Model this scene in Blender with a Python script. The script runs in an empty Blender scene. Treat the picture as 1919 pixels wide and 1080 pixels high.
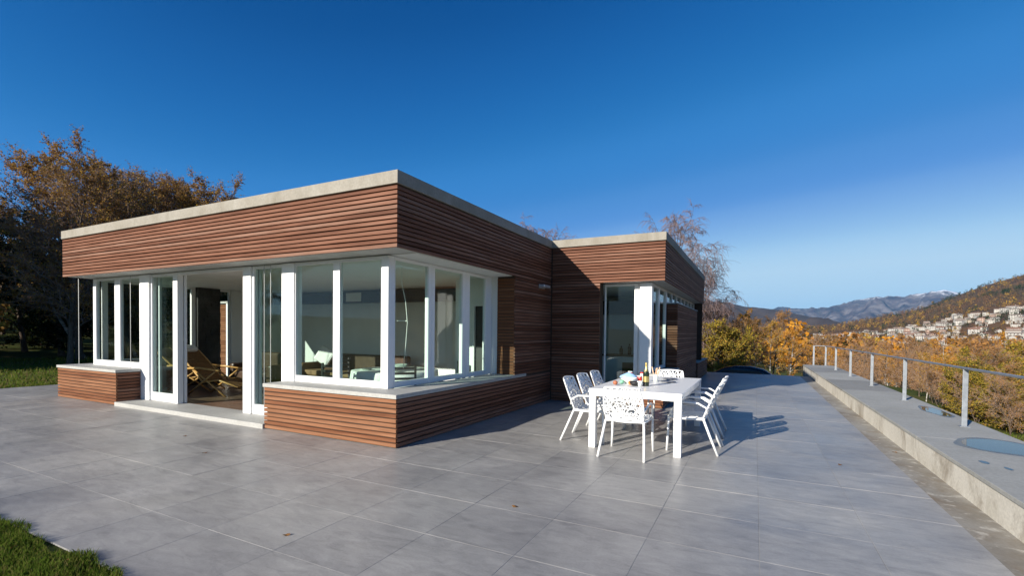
import bpy, bmesh, math, random
from mathutils import Vector, Matrix
R = math.radians
random.seed(7)
SC = bpy.context.scene
COL = SC.collection

# ------------------------------------------------------------------ camera, sky, sun, exposure
SUN_AZ, SUN_EL = 21.5, 20.5          # light travels towards +Y, turned 21.5 deg to +X
cam_d = bpy.data.cameras.new('camera'); cam = bpy.data.objects.new('camera', cam_d); COL.objects.link(cam)
yaw, pitch, roll = -.4707, -.0199, .0112
f_ = Vector((math.sin(yaw)*math.cos(pitch), math.cos(yaw)*math.cos(pitch), math.sin(pitch)))
r_ = Vector((math.cos(yaw), -math.sin(yaw), 0)); u_ = r_.cross(f_)
rr = r_*math.cos(roll)+u_*math.sin(roll); uu = -r_*math.sin(roll)+u_*math.cos(roll)
cam.matrix_world = Matrix(((rr.x, uu.x, -f_.x, 4.163), (rr.y, uu.y, -f_.y, -4.860), (rr.z, uu.z, -f_.z, 1.55), (0, 0, 0, 1)))
cam_d.sensor_width = 36; cam_d.lens = 895.3*36/1919; cam_d.shift_y = 100.3/1919
cam_d.clip_start = .05; cam_d.clip_end = 40000
SC.camera = cam

world = bpy.data.worlds.new('World'); SC.world = world; world.use_nodes = True
wn = world.node_tree; wn.nodes.clear()
sky = wn.nodes.new('ShaderNodeTexSky'); sky.sky_type = 'NISHITA'; sky.sun_disc = False
sky.sun_elevation = R(SUN_EL); sky.sun_rotation = R(180+SUN_AZ)
sky.altitude = 600; sky.air_density = 1.0; sky.dust_density = .35; sky.ozone_density = 3.0
bg = wn.nodes.new('ShaderNodeBackground'); bg.inputs[1].default_value = .05
wo = wn.nodes.new('ShaderNodeOutputWorld')
# deeper, more saturated autumn blue: one colour curve over the whole dome, driven by the sky's own brightness
sep = wn.nodes.new('ShaderNodeSeparateColor'); wn.links.new(sky.outputs[0], sep.inputs[0])
dv = wn.nodes.new('ShaderNodeMath'); dv.operation = 'DIVIDE'; dv.inputs[1].default_value = 4; wn.links.new(sep.outputs[0], dv.inputs[0])
cr = wn.nodes.new('ShaderNodeValToRGB'); els = cr.color_ramp.elements; cr.color_ramp.interpolation = 'CARDINAL'
GRADE = ((0, (.0, .02, .10)), (.72, (.018, .90, 3.5)), (1.22, (.30, 2.25, 6.3)), (1.69, (.75, 2.95, 7.4)), (2.2, (1.75, 4.1, 8.6)), (3.1, (4.3, 7.0, 10.0)), (4, (6.0, 8.4, 10.4)))
while len(els) < len(GRADE): els.new(.5)
for e_, (p_, c_) in zip(els, GRADE): e_.position = p_/4; e_.color = (c_[0]/12, c_[1]/12, c_[2]/12, 1)
wn.links.new(dv.outputs[0], cr.inputs[0])
sc_ = wn.nodes.new('ShaderNodeVectorMath'); sc_.operation = 'SCALE'; sc_.inputs[3].default_value = 12; wn.links.new(cr.outputs[0], sc_.inputs[0])
wn.links.new(sc_.outputs[0], bg.inputs[0]); wn.links.new(bg.outputs[0], wo.inputs[0])

sd = bpy.data.lights.new('sun', 'SUN'); sd.energy = 5; sd.angle = R(.53); sd.color = (1, .93, .82)
sun = bpy.data.objects.new('sun', sd); COL.objects.link(sun)
ldir = Vector((math.sin(R(SUN_AZ))*math.cos(R(SUN_EL)), math.cos(R(SUN_AZ))*math.cos(R(SUN_EL)), -math.sin(R(SUN_EL))))
sun.rotation_euler = ldir.to_track_quat('-Z', 'Y').to_euler(); sun.location = (-8, -20, 12)

SC.view_settings.view_transform = 'Standard'; SC.view_settings.look = 'None'
SC.view_settings.gamma = 1; SC.view_settings.use_curve_mapping = False
SC.view_settings.exposure = .78
SC.render.engine = 'CYCLES'
SC.cycles.max_bounces = 10; SC.cycles.transparent_max_bounces = 24; SC.cycles.glossy_bounces = 5
SC.cycles.diffuse_bounces = 5; SC.cycles.caustics_reflective = False; SC.cycles.caustics_refractive = False

# ------------------------------------------------------------------ materials
def nt(name):
    m = bpy.data.materials.new(name); m.use_nodes = True
    t = m.node_tree; b = t.nodes['Principled BSDF']; o = t.nodes['Material Output']
    return m, t, b, o
def N(t, k, **kw):
    n = t.nodes.new(k)
    for a, v in kw.items():
        if a.startswith('i_'): n.inputs[int(a[2:])].default_value = v
        else: setattr(n, a, v)
    return n
def ramp(t, fac, stops):
    n = t.nodes.new('ShaderNodeValToRGB'); e = n.color_ramp.elements
    while len(e) < len(stops): e.new(.5)
    for k, (p, c) in zip(e, stops): k.position = p; k.color = (*c, 1) if len(c) == 3 else c
    t.links.new(fac, n.inputs[0]); return n.outputs[0]
def coords(t, kind='Object', scale=(1, 1, 1)):
    tc = t.nodes.new('ShaderNodeTexCoord'); mp = t.nodes.new('ShaderNodeMapping')
    mp.inputs[3].default_value = scale
    t.links.new(tc.outputs[kind], mp.inputs[0]); return mp.outputs[0]
def world_coords(t, scale=(1, 1, 1)):
    g = t.nodes.new('ShaderNodeNewGeometry'); mp = t.nodes.new('ShaderNodeMapping'); mp.inputs[3].default_value = scale
    t.links.new(g.outputs['Position'], mp.inputs[0]); return mp.outputs[0]
def noise(t, vec, scale, detail=5, rough=.55, dist=0):
    n = t.nodes.new('ShaderNodeTexNoise'); n.inputs['Scale'].default_value = scale; n.inputs['Detail'].default_value = detail
    n.inputs['Roughness'].default_value = rough; n.inputs['Distortion'].default_value = dist
    t.links.new(vec, n.inputs['Vector']); return n.outputs[0]
def mix(t, a, b, fac, mode='MIX'):
    n = t.nodes.new('ShaderNodeMix'); n.data_type = 'RGBA'; n.blend_type = mode
    for i, v in ((6, a), (7, b)):
        if hasattr(v, 'is_linked') or hasattr(v, 'links'): t.links.new(v, n.inputs[i])
        else: n.inputs[i].default_value = (*v, 1)
    if hasattr(fac, 'links'): t.links.new(fac, n.inputs[0])
    else: n.inputs[0].default_value = fac
    return n.outputs[2]
def bump(t, b, h, strength=.3, dist=.01):
    n = t.nodes.new('ShaderNodeBump'); n.inputs[0].default_value = strength; n.inputs[1].default_value = dist
    t.links.new(h, n.inputs[2]); t.links.new(n.outputs[0], b.inputs['Normal'])
def val(t, src, lo, hi):
    n = t.nodes.new('ShaderNodeMapRange'); n.inputs[3].default_value = lo; n.inputs[4].default_value = hi
    t.links.new(src, n.inputs[0]); return n.outputs[0]
def rnd(t): return t.nodes.new('ShaderNodeObjectInfo').outputs['Random']

def simple(name, col, rough=.5, metal=0, nscale=0, namt=.25, spec=.5, bmp=0):
    m, t, b, o = nt(name)
    b.inputs['Roughness'].default_value = rough; b.inputs['Metallic'].default_value = metal
    b.inputs['Specular IOR Level'].default_value = spec
    if nscale:
        n = noise(t, world_coords(t), nscale)
        c = ramp(t, n, [(.25, tuple(x*(1-namt) for x in col)), (.75, tuple(min(1, x*(1+namt)) for x in col))])
        t.links.new(c, b.inputs['Base Color'])
        t.links.new(val(t, n, max(0, rough-.1), min(1, rough+.12)), b.inputs['Roughness'])
        if bmp: bump(t, b, n, bmp)
    else: b.inputs['Base Color'].default_value = (*col, 1)
    return m

def wood_slats(name, tones, axis):
    m, t, b, o = nt(name)
    sc = [22, 22, 22]; sc[axis] = 1.1
    co = world_coords(t, tuple(sc)); n = noise(t, co, 1.0, 6, .65, .3)
    sc2 = [3.0, 3.0, 14.0]; sc2[axis] = .5
    n2 = noise(t, world_coords(t, tuple(sc2)), 1.6, 4, .7)
    r = rnd(t)
    mr = t.nodes.new('ShaderNodeMath'); mr.operation = 'ADD'; t.links.new(val(t, r, -.22, .22), mr.inputs[0]); t.links.new(n2, mr.inputs[1])
    c = ramp(t, mr.outputs[0], [(.25, tones[0]), (.42, tones[1]), (.58, tones[2]), (.78, tones[3])])
    dark = ramp(t, n, [(.3, (.62, .58, .55)), (.6, (1, 1, 1)), (.8, (1.12, 1.1, 1.08))])
    t.links.new(mix(t, c, dark, 1, 'MULTIPLY'), b.inputs['Base Color'])
    t.links.new(val(t, n, .5, .75), b.inputs['Roughness']); b.inputs['Specular IOR Level'].default_value = .12
    bump(t, b, n, .35, .004)
    return m
TW = [(.130, .053, .031), (.185, .081, .049), (.222, .104, .066), (.255, .144, .102)]
M_SLATX = wood_slats('weathered_ipe_x', TW, 0); M_SLATY = wood_slats('weathered_ipe_y', TW, 1)
TP = [(.155, .060, .029), (.21, .088, .043), (.25, .113, .058), (.275, .135, .074)]
M_PLANX = wood_slats('oiled_ipe_x', TP, 0); M_PLANY = wood_slats('oiled_ipe_y', TP, 1)

def concrete(name, c0, c1, c2, rough=.8, streaks=False):
    m, t, b, o = nt(name)
    co = world_coords(t)
    n1 = noise(t, co, 1.3, 8, .6, .4); n2 = noise(t, co, 38, 4)
    c = ramp(t, n1, [(.3, c0), (.5, c1), (.72, c2)])
    c = mix(t, c, ramp(t, n2, [(.3, (.86, .86, .86)), (.7, (1.08, 1.08, 1.08))]), 1, 'MULTIPLY')
    if streaks == 'slabs': c = mix(t, c, ramp(t, rnd(t), [(0, (.74, .74, .75)), (.3, (.95, .95, .95)), (1, (1.08, 1.08, 1.07))]), 1, 'MULTIPLY')
    elif streaks == 'soft':
        s = noise(t, world_coords(t, (1.5, 1.5, .35)), 1.6, 6, .62, .5)
        c = mix(t, c, (.17, .15, .11), ramp(t, s, [(.5, (0, 0, 0)), (.75, (.6, .6, .6))]))
    elif streaks:
        s = noise(t, world_coords(t, (1.5, 1.1, .9)), 1.5, 8, .68, .8)
        c = mix(t, c, (.20, .155, .105), ramp(t, s, [(.50, (0, 0, 0)), (.70, (.80, .80, .80))]))
        s2 = noise(t, world_coords(t, (5, 5, .6)), 1.4, 4, .6, .2)
        c = mix(t, c, (.72, .69, .62), ramp(t, s2, [(.56, (0, 0, 0)), (.72, (.55, .55, .55))]))
    t.links.new(c, b.inputs['Base Color']); b.inputs['Roughness'].default_value = rough
    b.inputs['Specular IOR Level'].default_value = .3
    bump(t, b, n2, .25, .004)
    return m
M_ROOF = concrete('roof_concrete', (.24, .215, .175), (.285, .26, .22), (.33, .31, .27), .8, 'soft')
M_SILL = concrete('sill_stone', (.34, .335, .31), (.39, .385, .36), (.43, .425, .40), .6)
M_KERB = concrete('wall_concrete', (.52, .485, .41), (.62, .585, .51), (.70, .665, .59), .85, True)
M_COPE = concrete('coping_stone', (.30, .30, .28), (.345, .345, .325), (.38, .38, .365), .8, 'slabs')
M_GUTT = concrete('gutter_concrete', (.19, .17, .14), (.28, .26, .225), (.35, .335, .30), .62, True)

def tile_material():
    m, t, b, o = nt('grey_porcelain_tile')
    co = world_coords(t); r = rnd(t)
    n1 = noise(t, co, 1.1, 8, .62, .6); n2 = noise(t, world_coords(t, (1, 2.4, 1)), 4.5, 7, .65, .8); n3 = noise(t, co, 60, 3)
    c = ramp(t, n2, [(.28, (.262, .256, .247)), (.5, (.313, .305, .294)), (.74, (.374, .365, .349))])
    c = mix(t, c, ramp(t, n1, [(.3, (.82, .82, .83)), (.7, (1.14, 1.13, 1.11))]), 1, 'MULTIPLY')
    c = mix(t, c, ramp(t, r, [(0, (.90, .90, .91)), (.5, (1, 1, 1)), (1, (1.09, 1.08, 1.06))]), 1, 'MULTIPLY')
    c = mix(t, c, ramp(t, n3, [(.3, (.93, .93, .93)), (.7, (1.05, 1.05, 1.05))]), 1, 'MULTIPLY')
    n4 = noise(t, co, .42, 5, .6, 1.2); n5 = noise(t, world_coords(t, (.7, 2.2, 1)), 2.2, 9, .72, 1.5)
    c = mix(t, c, ramp(t, n4, [(.32, (.84, .845, .86)), (.5, (1, 1, 1)), (.7, (1.1, 1.09, 1.06))]), 1, 'MULTIPLY')
    c = mix(t, c, ramp(t, n5, [(.34, (.80, .80, .81)), (.48, (1, 1, 1)), (.62, (1, 1, 1)), (.74, (1.16, 1.155, 1.14))]), 1, 'MULTIPLY')
    t.links.new(c, b.inputs['Base Color'])
    t.links.new(val(t, n1, .22, .58), b.inputs['Roughness']); b.inputs['Specular IOR Level'].default_value = .36
    bump(t, b, n2, .06, .003)
    return m
M_TILE = tile_material()
M_GROUT = simple('grout', (.255, .25, .24), .9, 0, 2.2, .45)
M_WHITE = simple('white_lacquer', (.80, .80, .79), .35)
M_CHAIR = simple('white_powder_coat', (.82, .82, .81), .38)
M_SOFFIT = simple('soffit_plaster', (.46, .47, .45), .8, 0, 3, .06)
M_PLASTER = simple('white_plaster', (.78, .79, .77), .85, 0, 2, .05)
M_CEIL = simple('ceiling_plaster', (.78, .79, .77), .85, 0, 2, .04)
M_DARK = simple('dark_sheathing', (.05, .032, .022), .9, 0, 6, .3)
M_BAND = simple('dark_interior', (.03, .033, .033), .55, 0, 3, .3)
M_FLOOR = simple('dark_floorboards', (.17, .105, .07), .35, 0, 5, .35)
M_STEEL = simple('galvanised_steel', (.30, .32, .345), .45, .55, 14, .16)
M_LAMP = simple('grey_aluminium', (.50, .51, .52), .35, .4, 9, .1)
M_CABLE = simple('steel_cable', (.45, .45, .44), .4, .5)
M_STONE = concrete('dark_stonework', (.03, .03, .03), (.07, .068, .064), (.13, .125, .115), .9)
M_BAMBOO = simple('honey_bamboo', (.50, .27, .085), .4, 0, 12, .3)
M_SLING = simple('brown_wicker', (.22, .11, .04), .6, 0, 30, .4)
M_LEATHER = simple('dark_brown_leather', (.07, .035, .02), .42, 0, 7, .3)
M_TAN = simple('tan_upholstery', (.20, .115, .05), .7, 0, 8, .25)
M_LINEN = simple('white_linen', (.80, .80, .77), .9, 0, 10, .05)
M_BLACKWOOD = simple('black_stained_wood', (.02, .019, .018), .4, 0, 10, .3)
M_CAR = simple('dark_car_paint', (.012, .014, .018), .18, .2)
M_RUBBER = simple('tyre_rubber', (.02, .02, .02), .85)
M_BLACK = simple('matt_black', (.015, .015, .016), .55)

def glass_material(name, tint, refl=1.5):
    m, t, b, o = nt(name); t.nodes.remove(b)
    tr = t.nodes.new('ShaderNodeBsdfTransparent'); tr.inputs[0].default_value = (*tint, 1)
    gl = t.nodes.new('ShaderNodeBsdfGlossy'); gl.inputs['Roughness'].default_value = .004
    fr = t.nodes.new('ShaderNodeFresnel'); g = t.nodes.new('ShaderNodeNewGeometry'); t.links.new(val(t, g.outputs['Backfacing'], refl, 1/refl), fr.inputs[0])
    mx = t.nodes.new('ShaderNodeMixShader')
    t.links.new(fr.outputs[0], mx.inputs[0]); t.links.new(tr.outputs[0], mx.inputs[1]); t.links.new(gl.outputs[0], mx.inputs[2])
    t.links.new(mx.outputs[0], o.inputs[0]); return m
M_GLASS = glass_material('green_tinted_glass', (.90, .962, .935), 1.4)
M_CLEAR = glass_material('clear_glass', (.95, .97, .96), 1.35)

def water_material():
    m, t, b, o = nt('puddle_water'); b.inputs['Base Color'].default_value = (.035, .038, .04, 1)
    b.inputs['Roughness'].default_value = .02; b.inputs['IOR'].default_value = 1.33
    return m
M_WATER = water_material()

def leaf_material(name, stops, trans=.35):
    m, t, b, o = nt(name); t.nodes.remove(b)
    g = t.nodes.new('ShaderNodeNewGeometry')
    r2 = rnd(t)
    a = t.nodes.new('ShaderNodeMath'); a.operation = 'MULTIPLY_ADD'; a.inputs[1].default_value = .7
    t.links.new(g.outputs['Random Per Island'], a.inputs[0]); t.links.new(val(t, r2, 0, .3), a.inputs[2])
    c = ramp(t, a.outputs[0], stops)
    d = t.nodes.new('ShaderNodeBsdfDiffuse'); tl = t.nodes.new('ShaderNodeBsdfTranslucent'); mx = t.nodes.new('ShaderNodeMixShader')
    mx.inputs[0].default_value = trans
    t.links.new(c, d.inputs[0]); t.links.new(c, tl.inputs[0])
    t.links.new(d.outputs[0], mx.inputs[1]); t.links.new(tl.outputs[0], mx.inputs[2]); t.links.new(mx.outputs[0], o.inputs[0])
    return m
def st(*cs): return [(i/(len(cs)-1), c) for i, c in enumerate(cs)]
M_LORANGE = leaf_material('orange_leaves', st((.30, .11, .016), (.55, .235, .028), (.64, .32, .045), (.45, .17, .025)))
M_LYELLOW = leaf_material('golden_leaves', st((.34, .19, .03), (.54, .31, .045), (.44, .30, .055), (.20, .18, .035)))
M_LGREEN = leaf_material('yellow_green_leaves', st((.07, .08, .016), (.19, .17, .028), (.38, .29, .045), (.30, .15, .03)))
M_LBROWN = leaf_material('brown_leaves', st((.12, .065, .025), (.26, .14, .045), (.38, .22, .07), (.28, .19, .05)))
M_LRUST = leaf_material('rusty_leaves', st((.18, .085, .035), (.33, .16, .055), (.44, .22, .06), (.28, .18, .07)))
M_LDARK = leaf_material('evergreen_leaves', st((.012, .02, .008), (.025, .04, .014), (.045, .055, .02), (.03, .03, .012)), .2)
M_GRASS = leaf_material('grass_blades', st((.045, .075, .012), (.075, .125, .016), (.10, .155, .022), (.13, .15, .03), (.22, .165, .075)), .4)
M_DEAD = leaf_material('fallen_leaves', st((.16, .07, .03), (.25, .13, .05), (.10, .05, .03)), .1)
M_TWIG = simple('purple_brown_twigs', (.20, .135, .11), .85)
M_TWIGP = simple('pale_twigs', (.27, .20, .16), .85)
M_TWIGV = simple('violet_birch_twigs', (.17, .12, .118), .85)
M_TWIGD = simple('dark_twigs', (.10, .065, .045), .9)
def bark_birch():
    m, t, b, o = nt('birch_bark'); n = noise(t, world_coords(t, (3, 3, 9)), 1.6, 4, .6)
    t.links.new(ramp(t, n, [(.38, (.05, .045, .04)), (.48, (.30, .285, .26)), (.7, (.46, .44, .41))]), b.inputs['Base Color'])
    b.inputs['Roughness'].default_value = .8; return m
M_BIRCH = bark_birch()
M_BARK = simple('brown_bark', (.10, .075, .055), .9, 0, 9, .4, .2, .5)

def ground_material():
    m, t, b, o = nt('grassy_ground')
    co = world_coords(t); n = noise(t, co, .35, 7, .6, .4); n2 = noise(t, co, 6, 5)
    c = ramp(t, n, [(.30, (.045, .065, .014)), (.5, (.075, .095, .02)), (.64, (.11, .10, .03)), (.78, (.12, .075, .03))])
    c = mix(t, c, ramp(t, n2, [(.3, (.7, .7, .7)), (.7, (1.2, 1.2, 1.2))]), 1, 'MULTIPLY')
    t.links.new(c, b.inputs['Base Color']); b.inputs['Roughness'].default_value = .95; b.inputs['Specular IOR Level'].default_value = .1
    bump(t, b, n2, .8, .05); return m
M_GROUND = ground_material()
def hill_material(name, stops, sc, snow=None):
    m, t, b, o = nt(name); co = world_coords(t)
    n = noise(t, co, sc, 9, .66, .3)
    c = ramp(t, n, stops)
    if snow:
        g = t.nodes.new('ShaderNodeNewGeometry'); s = t.nodes.new('ShaderNodeSeparateXYZ'); t.links.new(g.outputs['Position'], s.inputs[0])
        n3 = noise(t, co, sc*2.2, 8, .7)
        a = t.nodes.new('ShaderNodeMath'); a.operation = 'MULTIPLY_ADD'; a.inputs[1].default_value = snow[1]
        t.links.new(n3, a.inputs[0]); t.links.new(s.outputs[2], a.inputs[2])
        f = t.nodes.new('ShaderNodeMapRange'); f.inputs[1].default_value = snow[0]; f.inputs[2].default_value = snow[0]+60
        t.links.new(a.outputs[0], f.inputs[0])
        c = mix(t, c, (.75, .75, .78), f.outputs[0])
    t.links.new(c, b.inputs['Base Color']); b.inputs['Roughness'].default_value = 1; b.inputs['Specular IOR Level'].default_value = 0
    return m
M_HILL = hill_material('autumn_hillside', [(.3, (.055, .045, .03)), (.45, (.10, .065, .042)), (.58, (.135, .08, .045)), (.75, (.085, .075, .035))], .012)
M_RIDGE = hill_material('bare_ridge', [(.3, (.07, .055, .05)), (.55, (.10, .075, .065)), (.75, (.12, .09, .07))], .004)
M_MOUNT = hill_material('rocky_mountain', [(.38, (.045, .035, .042)), (.5, (.10, .08, .084)), (.62, (.19, .165, .16))], .0045, (665, 360))

# ------------------------------------------------------------------ mesh helpers
class MB:
    def __init__(s): s.v = []; s.f = []; s.m = []
    def face(s, pts, m=0):
        k = len(s.v); s.v += [tuple(p) for p in pts]; s.f.append(tuple(range(k, k+len(pts)))); s.m.append(m)
    def box(s, x0, x1, y0, y1, z0, z1, m=0, M=None):
        k = len(s.v)
        P = [(x, y, z) for z in (z0, z1) for y in (y0, y1) for x in (x0, x1)]
        if M is not None: P = [tuple(M @ Vector(p)) for p in P]
        s.v += P
        for q in ((0, 2, 3, 1), (4, 5, 7, 6), (0, 1, 5, 4), (2, 6, 7, 3), (0, 4, 6, 2), (1, 3, 7, 5)):
            s.f.append(tuple(k+i for i in q)); s.m.append(m)
    def tube(s, pts, rad, n=8, m=0, cap=True):
        pts = [Vector(p) for p in pts]; k0 = len(s.v); L = len(pts)
        if not hasattr(rad, '__len__'): rad = [rad]*L
        t = (pts[1]-pts[0]).normalized()
        a = t.cross(Vector((0, 0, 1)) if abs(t.z) < .9 else Vector((1, 0, 0))).normalized()
        for i, p in enumerate(pts):
            if 0 < i < L-1: d = (pts[i+1]-pts[i-1])
            elif i == 0: d = pts[1]-pts[0]
            else: d = pts[-1]-pts[-2]
            d.normalize(); a = (a-d*a.dot(d)); a = a.normalized() if a.length > 1e-6 else d.orthogonal().normalized()
            b = d.cross(a)
            for j in range(n):
                an = 2*math.pi*j/n; q = p+(a*math.cos(an)+b*math.sin(an))*rad[i]; s.v.append((q.x, q.y, q.z))
        for i in range(L-1):
            for j in range(n):
                s.f.append((k0+i*n+j, k0+i*n+(j+1) % n, k0+(i+1)*n+(j+1) % n, k0+(i+1)*n+j)); s.m.append(m)
        if cap:
            s.f.append(tuple(k0+j for j in reversed(range(n)))); s.m.append(m)
            s.f.append(tuple(k0+(L-1)*n+j for j in range(n))); s.m.append(m)
    def lathe(s, prof, c=(0, 0, 0), n=20, m=0):
        k = len(s.v)
        for r, z in prof:
            for j in range(n):
                a = 2*math.pi*j/n; s.v.append((c[0]+r*math.cos(a), c[1]+r*math.sin(a), c[2]+z))
        for i in range(len(prof)-1):
            for j in range(n):
                s.f.append((k+i*n+j, k+i*n+(j+1) % n, k+(i+1)*n+(j+1) % n, k+(i+1)*n+j)); s.m.append(m)
    def poly_prism(s, pts, z0, z1, m=0):
        k = len(s.v); n = len(pts)
        s.v += [(x, y, z0) for x, y in pts]+[(x, y, z1) for x, y in pts]
        s.f.append(tuple(k+i for i in reversed(range(n)))); s.f.append(tuple(k+n+i for i in range(n))); s.m += [m, m]
        for i in range(n): s.f.append((k+i, k+(i+1) % n, k+n+(i+1) % n, k+n+i)); s.m.append(m)
    def mesh(s, name, mats, smooth=False):
        me = bpy.data.meshes.new(name); me.from_pydata(s.v, [], s.f)
        for mt in (mats if isinstance(mats, (list, tuple)) else [mats]): me.materials.append(mt)
        me.polygons.foreach_set('material_index', s.m)
        if smooth: me.polygons.foreach_set('use_smooth', [True]*len(s.f))
        me.update(); return me
    def build(s, name, mats, parent=None, smooth=False, bev=0):
        return put(name, s.mesh(name, mats, smooth), parent, bev)
def put(name, me, parent=None, bev=0):
    o = bpy.data.objects.new(name, me); COL.objects.link(o)
    if parent is not None: o.parent = parent
    if bev:
        b = o.modifiers.new('bevel', 'BEVEL'); b.width = bev; b.segments = 2; b.limit_method = 'ANGLE'; b.angle_limit = R(40)
    return o
def tag(o, label=None, cat=None, group=None, kind=None):
    if label: o['label'] = label
    if cat: o['category'] = cat
    if group: o['group'] = group
    if kind: o['kind'] = kind
    return o
def empty(name, loc=(0, 0, 0), rz=0):
    o = bpy.data.objects.new(name, None); COL.objects.link(o); o.location = loc; o.rotation_euler = (0, 0, rz); o.empty_display_size = .2
    return o
def kids(o): return [c for c in COL.objects if c.parent == o]
def copy_tree(o, parent=None, table=None):
    c = o.copy(); COL.objects.link(c)
    if parent is not None: c.parent = parent
    for ch in table[o.name] if table and o.name in table else kids(o): copy_tree(ch, c)
    return c
def one(name, mats, parent=None, *boxes, bev=0):
    b = MB()
    for q in boxes: b.box(*q)
    return b.build(name, mats, parent, bev=bev)

# ------------------------------------------------------------------ terrain
def sm(a, b, x): t = min(1, max(0, (x-a)/(b-a))); return t*t*(3-2*t)
def gz(x, y):
    z = -.06 if x > 5.8 or y > 16 else -.02
    if x > 6.2: z += (.17-.33*sm(2.5, 6, y))*sm(6.2, 6.6, x)
    d = max(0, x-8.2)*.17
    e = 1.35*sm(16.6, 18.5, y) if x < 6.3 else 1.35*sm(16.6, 26, y)
    e += max(0, y-24)*.055
    if x < -9: e *= sm(-40, -9, x)
    q = (d*.8+e)
    z -= 10.5*(1-math.exp(-q/10.5))
    if x < -30: z += (-30-x)*.035
    if y < -30: z += 0
    z += .05*math.sin(x*.7+1)*math.sin(y*.6)*sm(8, 14, abs(x-1)+max(0, y-16))
    return z
def axis(lo, hi, inner_lo, inner_hi, step):
    xs = []; x = inner_lo
    while x <= inner_hi: xs.append(x); x += step
    s = step; x = inner_lo
    while x > lo: s *= 1.25; x -= s; xs.insert(0, x)
    s = step; x = xs[-1]
    while x < hi: s *= 1.25; x += s; xs.append(x)
    return xs
gx = axis(-3000, 3000, -14, 30, .6); gy = axis(-2500, 3600, -6, 40, .6)
b = MB()
for y in gy:
    for x in gx: b.v.append((x, y, gz(x, y)-(.35 if (-11.9 < x < 6.9 and -2.7 < y < 15.9) else 0)))
W_ = len(gx)
for j in range(len(gy)-1):
    for i in range(W_-1): b.f.append((j*W_+i, j*W_+i+1, (j+1)*W_+i+1, (j+1)*W_+i)); b.m.append(0)
tag(b.build('ground', M_GROUND, None, True), 'grassy ground running from the lawn down into the valley', 'ground', kind='structure')

def interp(P, t):
    for (t0, v0), (t1, v1) in zip(P, P[1:]):
        if t <= t1: k = (t-t0)/(t1-t0); return v0+(v1-v0)*k
    return P[-1][1]
from mathutils import noise as mn
def ridge(name, crest, near, depth_back, zbase, seg, rows, rough, mat, label, cat, power=1.0, spur=None):
    """crest: list of (x, y, z); the slope runs from `near` times the crest position (towards us) up to the crest and down again behind"""
    b = MB(); cum = [0]
    for p, q in zip(crest, crest[1:]): cum.append(cum[-1]+math.hypot(q[0]-p[0], q[1]-p[1]))
    X = [(c, p[0]) for c, p in zip(cum, crest)]; Y = [(c, p[1]) for c, p in zip(cum, crest)]; Z = [(c, p[2]) for c, p in zip(cum, crest)]
    nr = rows+rows//3
    for i in range(seg+1):
        c = cum[-1]*i/seg; cx, cy, cz = interp(X, c), interp(Y, c), interp(Z, c)
        for j in range(nr+1):
            if j <= rows:
                s = j/rows; k = near+(1-near)*s; z = zbase+(cz-zbase)*s**power
            else:
                s = 1-(j-rows)/(nr-rows); k = 1+(1-s)*depth_back; z = zbase+(cz-zbase)*s
            x, y = cx*k, cy*k
            v = Vector((x, y, 0))/rough[1]
            am = rough[0]*(1-abs(2*min(1, s)-1)*.75) if j < rows else rough[0]*.3
            z += am*(mn.fractal(v, 1.0, 2.1, 6)-.0)
            z += rough[0]*.10*mn.fractal(v*7, 1.0, 2, 3)*(1 if s > .03 else 0)
            if spur: z += spur[0]*math.sin(math.pi*min(1, s))*(.45-abs(1.5*mn.fractal(Vector((c/spur[1], s*1.3, 5.1)), .9, 2.1, 5)))
            b.v.append((x, y, z))
    n = nr+1
    for i in range(seg):
        for j in range(nr): b.f.append((i*n+j, (i+1)*n+j, (i+1)*n+j+1, i*n+j+1)); b.m.append(0)
    o = b.build(name, mat, None, True); tag(o, label, cat, kind='structure'); return o
ridge('mountain', [(-4500, 7500, 330), (-2500, 7800, 420), (-1008, 7931, 400), (-250, 7991, 352), (316, 7989, 362), (583, 7974, 384), (776, 7958, 374), (962, 7937, 420), (1100, 7920, 455), (1201, 7905, 493), (1430, 7867, 536), (1560, 7840, 524), (1700, 7813, 518), (1800, 7790, 530), (1905, 7766, 552), (1990, 7740, 560), (2076, 7722, 590), (2130, 7705, 572), (2193, 7690, 556), (2284, 7663, 515), (2666, 7539, 420), (3600, 7100, 380), (5000, 6200, 350)],
      .62, .12, 30, 340, 56, (110, 620), M_MOUNT, 'far bare mountain range dusted with snow above the town', 'mountain', 1.0, (150, 620))
ridge('ridge_hill', [(-2600, 2900, 300), (-1500, 3250, 290), (-719, 3419, 247), (-439, 3467, 233), (-290, 3482, 226), (-151, 3492, 213), (-43, 3495, 185), (111, 3493, 158), (257, 3486, 124), (342, 3479, 98), (424, 3470, 64), (600, 3440, 5), (800, 3400, -20)],
      .45, .2, 20, 120, 24, (34, 300), M_RIDGE, 'dark purple wooded ridge falling towards the valley in the centre', 'hill', 1.0, (40, 320))
HILL = [(-500, 1650, -4), (-150, 1620, 6), (60, 1600, 15), (196, 1584, 28), (244, 1577, 39), (300, 1567, 53), (354, 1556, 63), (384, 1549, 75), (418, 1540, 92), (451, 1531, 106), (478, 1523, 119), (504, 1515, 131), (552, 1498, 147), (640, 1470, 166), (900, 1380, 200), (1400, 1100, 240), (2000, 500, 260)]
HN, HB, HPW = .26, -11, 1.25
ridge('hill', HILL, HN, .25, HB, 150, 70, (7, 130), M_HILL, 'russet autumn hillside above the town on the right', 'hill', HPW)
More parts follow.
